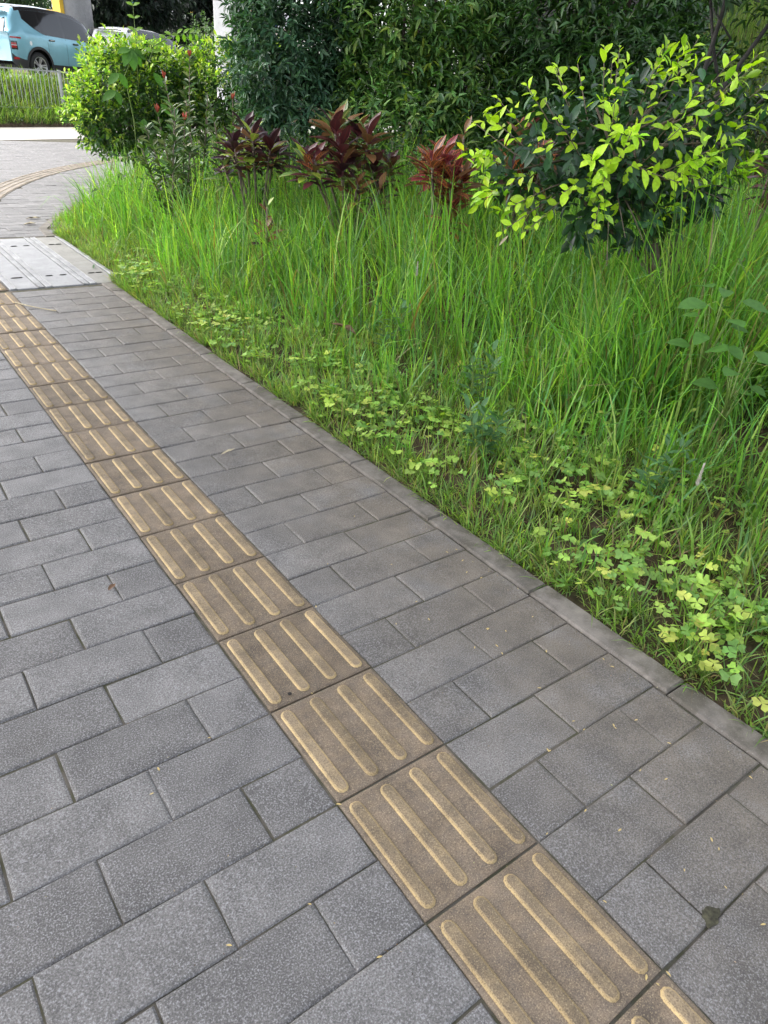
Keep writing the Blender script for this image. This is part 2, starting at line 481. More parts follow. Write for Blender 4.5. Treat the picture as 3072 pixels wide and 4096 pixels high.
def frame_mat(o, d, n):
    d = Vector(d).normalized(); n = Vector(n); n = (n - d * n.dot(d))
    if n.length < 1e-4: n = d.orthogonal()
    n.normalize(); s = n.cross(d)
    m = Matrix.Identity(4)
    for i in range(3): m[i][0] = d[i]; m[i][1] = s[i]; m[i][2] = n[i]; m[i][3] = o[i]
    return m

def leaf_part(me, parent, o, d, n, sc=1.0, name='leaf', label=None):
    ob = bpy.data.objects.new(name, me); COL.objects.link(ob)
    ob.parent = parent
    ob.matrix_local = frame_mat(Vector(o), d, n) @ Matrix.Diagonal((sc, sc, sc, 1))
    if label: ob['label'] = label
    return ob

# ------------------------------------------------------------------ terrain of the planting bed
def smooth(a, b, x):
    t = np.clip((x - a) / (b - a), 0, 1); return t * t * (3 - 2 * t)
def bed_edge_x(v):
    return np.interp(v, [-10, 5.2, 5.3, 7.0, 7.5, 8.5, 10.2, 12.0, 14.0], [0.983, 0.983, 1.085, 1.085, 1.1, 1.6, 2.7, 4.2, 6.2])
def bed_z(x, y):
    d = np.asarray(x) - bed_edge_x(np.asarray(y))
    z = -0.006 + 0.30 * smooth(0.15, 3.2, d) * (1 - 0.75 * smooth(7.0, 10.0, y))
    z = z + 0.012 * np.sin(x * 5.1 + y * 2.3) * np.sin(y * 4.7 - x)
    # embankment rising behind the right hand shrubs
    q = 0.82 * x + 0.57 * (-y) - 2.2
    return z + 2.6 * smooth(0.3, 3.6, q) * smooth(5.5, 8.0, x)

# ground sheet
gx = MB(); gx.add([(-300, -300, -0.09), (300, -300, -0.09), (300, 300, -0.09), (-300, 300, -0.09)], [(0, 1, 2, 3)])
tag(gx.build('ground', M_GROUND), kind='structure')

# bed surface
ny, nx = 150, 90
ys = np.linspace(-4, 14, ny); us = np.linspace(0, 1, nx) ** 1.6 * 14
Yg, Ug = np.meshgrid(ys, us, indexing='ij'); Xg = bed_edge_x(Yg) + Ug
V = np.stack([Xg, Yg, bed_z(Xg, Yg)], -1).reshape(-1, 3)
ii = np.arange(ny * nx).reshape(ny, nx)
Q = np.stack([ii[:-1, :-1], ii[:-1, 1:], ii[1:, 1:], ii[1:, :-1]], -1).reshape(-1, 4)
tag(link('planting_bed', mesh_np('planting_bed', V, [Q], smooth=True), M_SOIL), kind='structure')

# ------------------------------------------------------------------ footpath with pavers
fp = MB(); fp.add([(-6, -5, -0.0048), (0.90, -5, -0.0048), (0.90, 5.16, -0.0048), (-6, 5.16, -0.0048)], [(0, 1, 2, 3)])
fp.add([(-8, 6.99, -0.0048), (1.2, 6.99, -0.0048), (6.4, 14.2, -0.0048), (6.4, 22.6, -0.0048), (-8, 12, -0.0048)], [(0, 1, 2, 3, 4)])
footpath = fp.build('footpath', M_JOINT); tag(footpath, kind='structure')

def paver_mesh(name, L, W, seed, gap=0.0026):
    r = random.Random(seed); j = lambda s: r.uniform(-s, s)
    base = [(-1, -1), (0, -1), (1, -1), (1, 0), (1, 1), (0, 1), (-1, 1), (-1, 0)]
    V = []
    for inset, z in ((0.009, 0.0), (0.004, -0.0013), (gap * 0.5, -0.0042), (gap * 0.5, -0.03)):
        for sx, sy in base:
            V.append((sx * (L / 2 - inset + j(0.0012)), sy * (W / 2 - inset + j(0.0012)), z + (j(0.0004) if z == 0 else 0)))
    Fs = [tuple(range(8))]
    for a in range(3):
        for k in range(8): Fs.append((a * 8 + k, (a + 1) * 8 + k, (a + 1) * 8 + (k + 1) % 8, a * 8 + (k + 1) % 8))
    me = bpy.data.meshes.new(name); me.from_pydata(V, [], Fs); me.update(); me.materials.append(M_PAVER); return me
FULL = [paver_mesh('paver_full', 0.30, 0.15, s) for s in range(6)]
HALF = [paver_mesh('paver_half', 0.15, 0.15, 50 + s) for s in range(5)]

def in_view(x, y, z=0.0, margin=60):
    D = np.array([x, y, z]) - CAM; zf = D @ np.array(F)
    if zf < 0.1: return False
    px = 1536 + 2807 * (D @ np.array(XA)) / zf; py = 2048 - 2807 * (D @ np.array(YA)) / zf
    return -margin < px < 3072 + margin and -margin < py < 4096 + margin

slots = []                                   # (x centre, y centre, full?)
def rows(x0, x1, v0, v1, anchor, direction):
    i0, i1 = round(v0 / 0.15), round(v1 / 0.15)
    for i in range(i0, i1):
        half = (i % 2 == 0); y = (i + 0.5) * 0.15; x = anchor
        first = True
        while (x < x1 - 1e-4) if direction > 0 else (x > x0 + 1e-4):
            l = 0.15 if (half and first) else 0.30
            first = False
            if direction > 0 and x + l > x1 + 1e-4: l = 0.15
            c = x + direction * l / 2
            slots.append((c, y, l > 0.2)); x += direction * l
rows(0.30, 0.90, -0.6, 5.10, 0.30, +1)
rows(-2.4, 0.0, -0.9, 5.10, 0.0, -1)
BAND = []; _p = np.array([0.62, 8.35]); _az = math.radians(15)
for k in range(26):                       # curved guide strip across the far paving
    BAND.append((_p[0], _p[1], _az)); _p = _p + 0.30 * np.array([math.sin(_az), math.cos(_az)]); _az += math.radians(1.5 if k < 18 else 0.4)
BXY = np.array([(q[0], q[1]) for q in BAND])
def off_band(x, y): return np.min(np.hypot(BXY[:, 0] - x, BXY[:, 1] - y)) > 0.06
i0, i1 = round(6.99 / 0.15), round(17.4 / 0.15)
for i in range(i0, i1):
    y = (i + 0.5) * 0.15
    x = -2.4 + (0.15 if i % 2 else 0)
    while x < 5.6:
        cx = x + 0.15
        edge = float(bed_edge_x(y)) - 0.1
        lim = 2.66 + (y - 17.5) / 0.93 * 1.0
        if cx - 0.14 < edge and not (y > 17.9 + (cx - 2.2) * 0.58) and off_band(cx, y):
            slots.append((cx, y, True))
        x += 0.30
vis = [s for s in slots if in_view(s[0], s[1])]
dist = lambda s: math.hypot(s[0] - CAM[0], s[1] - CAM[1])
vis.sort(key=dist)
keep = vis[:232]; keepset = set(keep)
for (x, y, full) in keep:
    me = random.choice(FULL if full else HALF)
    link('paver', me, None, footpath, (x + random.gauss(0, 0.0008), y + random.gauss(0, 0.0006), random.gauss(0, 0.0013)),
         (random.gauss(0, 0.006), random.gauss(0, 0.005), random.gauss(0, 0.005) + (math.pi if random.random() < .5 else 0)))
rest = MB()
for (x, y, full) in slots:
    if (x, y, full) in keepset: continue
    L = (0.30 if full else 0.15) / 2
    a, b, z = L - 0.007, 0.068, random.gauss(0, 0.001)
    rest.add([(x - a, y - b, z), (x + a, y - b, z), (x + a, y + b, z), (x - a, y + b, z),
              (x - L + .002, y - .073, -0.006), (x + L - .002, y - .073, -0.006), (x + L - .002, y + .073, -0.006), (x - L + .002, y + .073, -0.006)],
             [(0, 1, 2, 3), (4, 5, 1, 0), (5, 6, 2, 1), (6, 7, 3, 2), (7, 4, 0, 3)])
tag(rest.build('paver', M_PAVER, footpath), kind='stuff')

# tactile tiles
def tile_mesh():
    V = []; h = 0.15
    for inset, z in ((0.008, 0.0), (0.003, -0.002), (0.0015, -0.03)):
        V += [(sx * (h - inset), sy * (h - inset), z) for sx, sy in ((-1, -1), (1, -1), (1, 1), (-1, 1))]
    Fs = [(0, 1, 2, 3)] + [(a * 4 + k, (a + 1) * 4 + k, (a + 1) * 4 + (k + 1) % 4, a * 4 + (k + 1) % 4) for a in range(2) for k in range(4)]
    me = bpy.data.meshes.new('tactile_tile'); me.from_pydata(V, [], Fs); me.materials.append(M_TILE); return me
def ridge_mesh():
    V = []
    for hw, z in ((0.0162, 0.0005), (0.0136, 0.0042), (0.0104, 0.0054)):
        r = hw; c = 0.1375 - 0.0185
        for k in range(12):
            a = math.pi * (k % 6) / 5 + (0 if k < 6 else math.pi)
            V.append((r * math.cos(a), (c if k < 6 else -c) + r * math.sin(a), z))
    Fs = [tuple(range(24, 36))] + [(a * 12 + k, a * 12 + (k + 1) % 12, (a + 1) * 12 + (k + 1) % 12, (a + 1) * 12 + k) for a in range(2) for k in range(12)]
    me = bpy.data.meshes.new('ridge'); me.from_pydata(V, [], Fs); me.materials.append(M_RIDGE); return me
TILE = tile_mesh(); RIDGE = ridge_mesh()
for k in range(-2, 17):
    y = (k + 0.5) * 0.30
    t = link('tactile_tile', TILE, None, footpath, (0.15 + random.gauss(0, 0.0008), y, random.gauss(0.001, 0.0012)), (random.gauss(0, .003), random.gauss(0, .003), random.gauss(0, .002)))
    for j in range(4):
        link('ridge', RIDGE, None, t, (-0.12 + j * 0.08, 0, 0))

TILE2 = TILE.copy(); TILE2.materials[0] = M_TILE2; RIDGE2 = RIDGE.copy(); RIDGE2.materials[0] = M_RIDGE2
for (x, y, az) in BAND:
    if x > bed_edge_x(y) + 0.1: continue
    t = link('tactile_tile', TILE2, None, footpath, (x, y, random.gauss(0.0055, 0.0006)), (0, 0, -az))
    for j in range(4): link('ridge', RIDGE2, None, t, (-0.12 + j * 0.08, 0, 0))
# kerb
kerb = MB().box((0.945, 0.5, -0.085), (0.07, 9.3, 0.11)).build('kerb', M_SOIL); tag(kerb, kind='structure')
def kerb_stone(x0, y0, x1, y1, w=0.085):
    d = Vector((x1 - x0, y1 - y0, 0)); L = d.length
    r = random.Random(int(y0 * 100)); V = []
    for inset, z in ((0.007, 0.005), (0.0015, -0.003), (0.0015, -0.12)):
        for sx, sy in ((-1, -1), (-.33, -1), (.33, -1), (1, -1), (1, 1), (.33, 1), (-.33, 1), (-1, 1)):
            V.append((sx * (L / 2 - inset) , sy * (w / 2 - inset) + r.uniform(-.0016, .0016), z))
    Fs = [tuple(range(8))] + [(a * 8 + k, (a + 1) * 8 + k, (a + 1) * 8 + (k + 1) % 8, a * 8 + (k + 1) % 8) for a in range(2) for k in range(8)]
    me = bpy.data.meshes.new('kerb_stone'); me.from_pydata(V, [], Fs); me.materials.append(M_KERB)
    link('kerb_stone', me, None, kerb, ((x0 + x1) / 2, (y0 + y1) / 2, random.gauss(0, .0015)), (0, 0, math.atan2(d.y, d.x) + random.gauss(0, .002)))
yk = -1.59
while yk < 5.1:
    e = min(yk + 0.5, 5.16); kerb_stone(0.9445, yk, 0.9445, e); yk += 0.5
pts = [(1.02, 7.0), (1.055, 7.42)] 
for v in np.arange(7.42, 13.0, 0.5): pts.append((float(bed_edge_x(v + .5)) - 0.03, v + .5))
for a, b in zip(pts[:-1], pts[1:]): kerb_stone(a[0], a[1], b[0], b[1])

# trench covers between the two pavings
def cover(label, x0, x1, mat, rails=True, x_rail=0.035):
    y0, y1 = 5.17, 6.975
    e = empty('trench_cover', ((x0 + x1) / 2, (y0 + y1) / 2, 0))
    w = x1 - x0; L = y1 - y0
    fr = MB()
    for s in (-1, 1):
        fr.box((s * (w / 2 - x_rail / 2 - .002), 0, -0.015), (x_rail, L - .004, 0.04))
        fr.box((s * (w / 2 - x_rail - .004), 0, -0.0048), (0.006, L - .004, 0.032))
    bevel(link('frame', fr.mesh('frame'), M_STEEL, e), 0.003, 1)
    s = MB().box((0, 0, -0.02), (w - 2 * x_rail - .02, L - .01, 0.042)).build('slab', mat, e)
    bevel(s, 0.004, 1)
    for yy in (-0.58, 0.55):
        for sx in (-1, 1):
            m = MB()
            px = sx * (w / 2 - x_rail - 0.065)
            m.add([(px + .03 * math.cos(a), yy + .013 * math.sin(a), .0022) for a in np.linspace(0, 6.28, 13)[:-1]], [tuple(range(12))])
            m.tube([(px - .02, yy, .003), (px + .02, yy, .003)], .004, 5)
            m.build('lifting_slot', M_SLOT, e)
    return tag(e, label, 'trench cover', 'trench covers across the footpath')
cover('weathered brown-grey concrete trench cover next to the grass', 0.835, 1.09, M_SLAB2)
cover('pale concrete trench cover in the middle, between two steel rails', 0.535, 0.831, M_SLAB)
cover('pale concrete trench cover at the left picture edge beside the tan tactile tile', 0.305, 0.531, M_SLAB)
sub = MB().box((0.3, 6.08, -0.075), (1.55, 1.81, 0.06)).build('footpath', M_JOINT); tag(sub, kind='structure')
for k in range(6):                     # tactile tiles carried on across the covers
    t = link('tactile_tile', TILE, None, footpath, (0.15, 5.325 + k * 0.30, 0.0)); 
    for j in range(4): link('ridge', RIDGE, None, t, (-0.12 + j * 0.08, 0, 0))
tag(MB().box((-1.5, 6.08, -0.021), (2.98, 1.80, 0.04)).build('concrete_apron', M_SLAB), kind='structure')

# pale concrete path, bank, road beyond
RU = np.array([0.866, 0.5]); RN = np.array([-0.5, 0.866]); R0 = np.array([3.4, 21.3])
def rp(u, s, z): 
    p = R0 + RU * u + RN * s; return (p[0], p[1], z)
b = MB(); b.add([rp(-14, -3.0, 0.004), rp(30, -3.0, 0.004), rp(30, 0.15, 0.004), rp(-14, 0.15, 0.004)], [(0, 1, 2, 3)])
tag(b.build('pale_path', M_BEIGE), kind='structure')
prof = [(0.0, -0.02), (0.05, 0.06), (0.4, 0.22), (0.8, 0.48), (1.2, 0.80), (1.5, 0.99), (1.75, 1.03)]
def bank_z(s): return np.interp(s, [p[0] for p in prof], [p[1] for p in prof])
b = MB(); U0 = np.linspace(-14, 34, 60)
V = [rp(u, s, z + (0.03 * math.sin(u * 3.1 + s * 4) if 0 < s < 1.6 else 0)) for u in U0 for s, z in prof]; k = len(prof)
b.add(V, [(i * k + j, (i + 1) * k + j, (i + 1) * k + j + 1, i * k + j + 1) for i in range(59) for j in range(k - 1)])
tag(b.build('bank', M_SOIL), kind='structure')
b = MB(); b.add([rp(-20, 1.73, 1.06), rp(60, 1.73, 1.06), rp(60, 1.9, 1.06), rp(-20, 1.9, 1.06), rp(-20, 1.73, 0.7), rp(60, 1.73, 0.7)], [(0, 1, 2, 3), (4, 5, 1, 0)])
b.add([rp(-20, 1.88, 1.03), rp(60, 1.88, 1.03), rp(60, 16, 1.03), rp(-20, 16, 1.03)], [(0, 1, 2, 3)])
tag(b.build('road', M_ROAD), kind='structure')
b = MB(); b.add([rp(-40, 16, 1.06), rp(80, 16, 1.06), rp(80, 60, 1.06), rp(-40, 60, 1.06)], [(0, 1, 2, 3)])
tag(b.build('verge', M_SOIL), kind='structure')

# ------------------------------------------------------------------ added unseen canopy that shades the near footpath
v = empty('shade_canopy', (3, -2, 0))
DA = math.radians(30); DC = (-4.7 + 8.0 * math.cos(DA) + 5.5 * math.sin(DA), 13.6 + 8.0 * math.sin(DA) - 5.5 * math.cos(DA))
dk = MB().box((DC[0] - 3, DC[1] + 2, 12.6), (44, 11, 1.2), DA); dk.build('shade_slab', M_GREY, v)  # added unseen slab, turned to block the sun from the near paving
for (x, y) in ((-9.0, -7.0), (8.0, -9.5), (15.5, 6.2)):
    MB().tube([(x - 3, y + 2, -0.1), (x - 3, y + 2, 12.0)], 0.7, 20).build('column', M_GREY, v, True)  # added supports under the shading slab, also out of view
tag(v, 'added grey concrete slab on round columns, out of view, shading the near footpath', 'shade_canopy')

def far_column(x, y, r, label, mat, square=False, z=0.9, h=9.0):
    e = empty('viaduct_column', (x, y, z))
    if square:
        o = MB().box((0, 0, h / 2), (2 * r, 2 * r, h), 0.5).build('shaft', mat, e); bevel(o, 0.03, 2)
    else:
        MB().tube([(0, 0, 0), (0, 0, h)], r, 28).build('shaft', mat, e, True)
    MB().box((0, 0, h + .5), (2.6 * r, 7.0, 1.0), 0.8).build('cap_beam', mat, e)
    return tag(e, label, 'column', 'columns beyond the hedge'), e
_, ca = far_column(8.25, 30.6, 0.52, 'round grey concrete column behind the blue car', M_GREY)
MB().box((-0.60, -0.02, 2.4), (0.14, 0.5, 4.8), 0.25).build('yellow_edge_panel', M_YELLOW, ca)
MB().box((0.75, 0.3, 0.7), (0.9, 0.06, 0.35), -0.35, Matrix.Rotation(0.5, 3, 'Y')).build('yellow_rail_board', M_YELLOW, ca)
far_column(14.6, 39.5, 0.62, 'round dark column among the hanging leaves above the golden bush', M_GREY)
far_column(7.55, 16.9, 0.24, 'square white-faced pillar left of the tall dark shrubs', M_WHITEWALL, True, 0.0, 7.0)

exec_later = []
# ------------------------------------------------------------------ grass, clover, litter in the bed
def bed_samples(n, dmax, y0=-1.6, y1=9.5, power=1.0, margin=700, zc=0.3, beyond=0.0):
    out = []
    tot = 0
    while tot < n:
        y = rng.uniform(y0, y1, 20000); d = 0.03 + rng.random(20000) ** power * dmax
        x = bed_edge_x(y) + d; z = bed_z(x, y)
        D = np.stack([x, y, z + zc], 1) - CAM; zf = D @ np.array(F)
        px = 1536 + 2807 * (D @ np.array(XA)) / zf; py = 2048 - 2807 * (D @ np.array(YA)) / zf
        ok = (zf > 0.3) & (px > -margin) & (px < 3072 + margin) & (py > -margin) & (py < 4096 + margin)
        s = np.stack([x, y, z, d], 1)
        if tot + ok.sum() > n:                      # keep the same density everywhere
            c = np.searchsorted(np.cumsum(ok), n - tot) + 1; s = s[:c]; ok = ok[:c]
        out.append(s[ok | (rng.random(len(s)) < beyond)]); tot += ok.sum()
    return np.concatenate(out)
def lfn(x, y, s=1.0, o=0.0):
    """smooth pseudo noise 0..1"""
    return 0.5 + 0.25 * (np.sin(x * 3.1 * s + o) * np.cos(y * 2.7 * s - o) + np.sin((x + y) * 5.3 * s + 2 * o) * 0.6 + np.sin((x - 1.7 * y) * 8.1 * s + o) * 0.4)
def zone(y): return np.interp(y, [-1, 0, 1, 2, 3.2, 4.5, 6, 9], [1.0, 0.95, 0.92, 0.82, 0.6, 0.42, 0.34, 0.3])

GREENS = [(0.225, 0.46, 0.08), (0.31, 0.55, 0.09), (0.145, 0.33, 0.075), (0.42, 0.60, 0.15), (0.21, 0.42, 0.16)]
bag = Bag()
# tall tussocks
S = bed_samples(6000, 5.2, y0=-3.5, power=0.8, beyond=.75)
t = smooth(0.25, 1.0, (S[:, 3] + 0.25 * (lfn(S[:, 0], S[:, 1], 1.3) - 0.5)) / zone(S[:, 1]) * 0.75)
nx_ = 260; a_ = rng.random(nx_) * 6.28; r_ = np.sqrt(rng.random(nx_))
xb = 2.42 + (.8 * np.cos(a_) * .7 - .6 * np.sin(a_) * .36) * r_; yb = 1.68 + (-.6 * np.cos(a_) * .7 - .8 * np.sin(a_) * .36) * r_
S = np.concatenate([S, np.stack([xb, yb, bed_z(xb, yb), xb - bed_edge_x(yb)], 1)])
t = smooth(0.25, 1.0, (S[:, 3] + 0.25 * (lfn(S[:, 0], S[:, 1], 1.3) - 0.5)) / zone(S[:, 1]) * 0.75)
S = S[rng.random(len(S)) < (0.16 + 0.84 * t) * (0.45 + 0.75 * smooth(0.3, 0.6, lfn(S[:, 0], S[:, 1], 2.3, 3)))]; t = smooth(0.15, 1.35, S[:, 3] / zone(S[:, 1]) * 0.75)
nb = rng.integers(5, 11, len(S)); idx = np.repeat(np.arange(len(S)), nb); n = len(idx)
roots = S[idx, :3] + np.concatenate([rng.normal(0, 0.022, (n, 2)), np.zeros((n, 1))], 1)
hgt = (0.13 + 0.42 * t[idx] + (0.10 + 0.14 * smooth(3.2, 1.5, S[idx, 1])) * smooth(1.0, 1.8, S[idx, 3])) * rng.uniform(0.45, 1.2, n) * (0.85 + 0.4 * lfn(S[idx, 0], S[idx, 1], 0.9, 2))
arch = rng.random(n) < 0.2
hgt = np.where(arch, hgt * 1.25, hgt)
front = (((roots[:, 0] - 2.45) / .42) ** 2 + ((roots[:, 1] - 1.62) / .34) ** 2) < 1
hgt = np.where(front, np.maximum(hgt, .5) * rng.uniform(.9, 1.3, n), hgt)
th0 = np.where(rng.random(n) < .22, rng.uniform(.25, .85, n), np.abs(rng.normal(0.16, 0.13, n))); bend = np.where(arch, rng.uniform(0.9, 2.1, n), np.abs(rng.normal(0.32, 0.3, n)))
Wd = np.where(rng.random(n) < .45, rng.uniform(0.0075, 0.0125, n), rng.uniform(0.0035, 0.0075, n)) * np.where(arch, 1.2, 1)
head = rng.random(n) * 6.283 + 0.0
head = np.where(rng.random(n) < 0.35, rng.normal(3.6, 0.7, n), head)
Vb, f4, f3, bi = blades(n, roots, hgt, Wd, th0, bend, 4, 0.5, head)
C = palette(n, GREENS, [4, 3, 4, 2, 2.5], 0.2)
C *= (0.72 + 0.5 * lfn(S[idx, 0], S[idx, 1], 0.7, 1))[:, None]
dead = rng.random(n) < 0.06; C[dead] = palette(dead.sum(), [(0.25, 0.2, 0.1), (0.3, 0.26, 0.12)])
bag.raw(Vb, f4, f3, np.clip(C, 0, 1)[bi])
tag(link('tall_grass', bag.mesh('tall_grass'), M_GRASS), 'tall bright green grass filling the planting bed', 'grass', kind='stuff')

# short grass along the kerb
bag = Bag()
S = bed_samples(5600, 1.15, y0=-3.5, power=1.0, margin=500, zc=0.05, beyond=.7)
keepm = rng.random(len(S)) < 0.35 + 0.75 * (lfn(S[:, 0], S[:, 1], 2.0, 4) > 0.42)
S = S[keepm]
nb = rng.integers(4, 9, len(S)); idx = np.repeat(np.arange(len(S)), nb); n = len(idx)
roots = S[idx, :3] + np.concatenate([rng.normal(0, 0.016, (n, 2)), np.zeros((n, 1))], 1)
ex = bed_edge_x(roots[:, 1]); roots[:, 0] = np.maximum(roots[:, 0], ex + 0.012); 
hgt = rng.uniform(0.05, 0.15, n) * (0.7 + 0.6 * lfn(S[idx, 0], S[idx, 1], 1.6, 7)) * np.interp(S[idx, 3], [0, 0.12, 0.5], [0.75, 0.9, 1.35])
Vb, f4, f3, bi = blades(n, roots, hgt, rng.uniform(0.0032, 0.0068, n), np.abs(rng.normal(0.35, 0.25, n)), np.abs(rng.normal(0.55, 0.4, n)), 4, 0.5)
C = palette(n, [(0.2, 0.37, 0.08), (0.27, 0.44, 0.085), (0.19, 0.31, 0.11), (0.36, 0.46, 0.13)], None, 0.2)
ds = rng.random(n) < .10; C[ds] = palette(ds.sum(), [(0.36, 0.28, 0.15), (0.25, 0.18, 0.1)])
bag.raw(Vb, f4, f3, C[bi])
tag(link('short_grass', bag.mesh('short_grass'), M_GRASS), 'low tufts of grass along the kerb', 'grass', kind='stuff')

# extra tufts right against the kerb
bag = Bag(); m0 = 1800
y = rng.uniform(-2.5, 7.2, m0); d = 0.006 + rng.random(m0) ** 1.3 * 0.17; x = bed_edge_x(y) + d
ok = lfn(x * 2, y, 2.2, 5) > 0.33; x, y = x[ok], y[ok]; S = np.stack([x, y, bed_z(x, y)], 1)
nb = rng.integers(5, 12, len(S)); idx = np.repeat(np.arange(len(S)), nb); n = len(idx)
roots = S[idx] + np.concatenate([rng.normal(0, 0.012, (n, 2)), np.zeros((n, 1))], 1); roots[:, 0] = np.maximum(roots[:, 0], bed_edge_x(roots[:, 1]) + .006)
Vb, f4, f3, bi = blades(n, roots, rng.uniform(.025, .11, n), rng.uniform(0.003, 0.006, n), np.abs(rng.normal(0.55, 0.35, n)), np.abs(rng.normal(0.7, 0.45, n)), 3, 0.5, np.where(rng.random(n) < .5, rng.normal(3.14, .8, n), rng.random(n) * 6.28))
bag.raw(Vb, f4, f3, palette(n, [(0.19, 0.34, 0.08), (0.27, 0.42, 0.09), (0.17, 0.27, 0.1), (0.34, 0.4, 0.15), (0.36, 0.29, 0.16)], [4, 4, 3, 3, 1], 0.2)[bi])
tag(link('kerbside_grass', bag.mesh('kerbside_grass'), M_GRASS), 'short grass tufts growing against the kerb', 'grass', kind='stuff')

# dry straw lying on the soil
bag = Bag()
S = bed_samples(6500, 1.5, power=0.9, margin=400, zc=0.02); n = len(S)
roots = S[:, :3] + np.array([0, 0, 0.008])
Vb, f4, f3, bi = blades(n, roots, rng.uniform(0.04, 0.16, n), rng.uniform(0.0012, 0.003, n), rng.normal(1.35, 0.22, n), rng.normal(0.2, 0.25, n), 3, 0.6)
C = palette(n, [(0.3, 0.21, 0.12), (0.18, 0.115, 0.07), (0.42, 0.32, 0.18), (0.1, 0.065, 0.045)], None, 0.2)
bag.raw(Vb, f4, f3, C[bi])
tag(link('dry_straw', bag.mesh('dry_straw'), M_STRAW), 'dry brown straw on the soil of the bed', 'dry grass', kind='stuff')

# clover
bag = Bag()
S = bed_samples(11500, 1.9, y0=-2.2, y1=5.5, power=0.9, margin=300, zc=0.08, beyond=.5)
pn = lfn(S[:, 0], S[:, 1], 1.5, 9)
dens = np.exp(-((S[:, 3] - 0.45 * zone(S[:, 1])) / (0.52 * zone(S[:, 1]))) ** 2) * smooth(0.32, 0.56, pn)
S = S[rng.random(len(S)) < dens * 0.95][:5200]; n = len(S)
h = rng.uniform(0.02, 0.11, n); lean = rng.normal(0, 0.02, (n, 2))
T = S[:, :3] + np.concatenate([lean, h[:, None]], 1)
tilt = norm(np.concatenate([rng.normal(0, 0.42, (n, 2)), np.ones((n, 1))], 1))
a0 = rng.random(n) * 6.28; sz = rng.uniform(0.012, 0.029, n)
TC = (np.array([(0, 0, 0), (0.55, -0.5, 0.03), (0.5, 0, -0.06), (0.55, 0.5, 0.03), (1.0, -0.34, 0.0), (0.86, 0, -0.05), (1.0, 0.34, 0.0)], float),
      np.array([(1, 2, 5, 4), (2, 3, 6, 5)]), np.array([(0, 2, 1), (0, 3, 2)]))
Cc = palette(n, [(0.31, 0.5, 0.09), (0.40, 0.57, 0.10), (0.21, 0.39, 0.09), (0.55, 0.6, 0.12)], [4, 3, 3, 1.2], 0.14)
for k in range(3):
    a = a0 + k * 2.094
    D = np.stack([np.cos(a), np.sin(a), rng.normal(-0.05, 0.12, n)], 1)
    bag.leaves(TC, T, D, tilt, sz, sz * 1.25, Cc)
Vb, f4, f3, bi = blades(n, S[:, :3], np.linalg.norm(T - S[:, :3], axis=1), np.full(n, 0.0015), np.arctan2(np.linalg.norm(lean, axis=1), h), np.zeros(n), 2, 0.2, np.arctan2(lean[:, 1], lean[:, 0]))
bag.raw(Vb, f4, f3, np.tile(np.array([[0.2, 0.22, 0.08]]), (len(Vb), 1)))
tag(link('clover', bag.mesh('clover'), M_CLOVER), 'yellow-green clover patches near the kerb', 'clover', kind='stuff')

# small oval weeds mixed into the grass
bag = Bag(); S = bed_samples(1500, 3.4, power=.9, margin=300); S = S[(S[:, 3] > .12 * zone(S[:, 1])) & (lfn(S[:, 0], S[:, 1], 1.9, 6) > .45)]
P = S[:, :3] + np.stack([np.zeros(len(S)), np.zeros(len(S)), rng.uniform(.04, .26, len(S)) * smooth(.1, 1.0, S[:, 3])], 1)
twig_leaves(bag, T_OVAL, P, norm(rng.normal(size=(len(P), 3)) * .5 + np.array([0, 0, 1.])), 5, .036, .02, [(0.14, 0.28, 0.06), (0.2, 0.36, 0.08), (0.1, 0.2, 0.06), (0.34, 0.42, 0.1)], [4, 3, 3, 1], length=.07, droop=.2)
tag(link('ground_weeds', bag.mesh('ground_weeds'), M_CLOVER), 'small oval-leaved weeds mixed into the grass', 'weeds', kind='stuff')

# dark undergrowth of small ferny leaves between the shrubs
bag = Bag()
n = 900
q = rng.random(n)
P0 = np.array([1.75, 7.0, 0]) + q[:, None] * (np.array([4.3, 2.6, 0]) - np.array([1.75, 7.0, 0])) + rng.normal(0, 0.3, (n, 3)) * np.array([1, 1, 0]) + np.array([0.45, 0.45, 0])
P0[:, 2] = bed_z(P0[:, 0], P0[:, 1]) + rng.uniform(0.1, 0.75, n)
twig_leaves(bag, T_LANCE, P0, norm(rng.normal(size=(n, 3)) * 0.6 + np.array([-.3, -.4, .5])), 8, 0.06, 0.018, [(0.04, 0.09, 0.025), (0.06, 0.12, 0.03), (0.03, 0.06, 0.025), (0.07, 0.12, 0.04)], length=0.16)
tag(link('undergrowth', bag.mesh('undergrowth'), M_FOL), 'dark low leafy undergrowth at the foot of the shrubs', 'undergrowth', kind='stuff')

# ------------------------------------------------------------------ tall dark shrubs
def limbs(e, base, tips, r0, mat, name='trunk', n=6):
    m = MB(); base = Vector(base)
    for tp in tips:
        tp = Vector(tp); mid = base.lerp(tp, 0.45) + Vector((random.uniform(-.08, .08), random.uniform(-.08, .08), random.uniform(0, .12)))
        q = base.lerp(mid, 0.5) + Vector((random.uniform(-.05, .05), random.uniform(-.05, .05), 0.03))
        m.tube([base, q, mid, tp], [r0, r0 * .8, r0 * .6, r0 * .25], n)
    return m.build(name, mat, e, True)

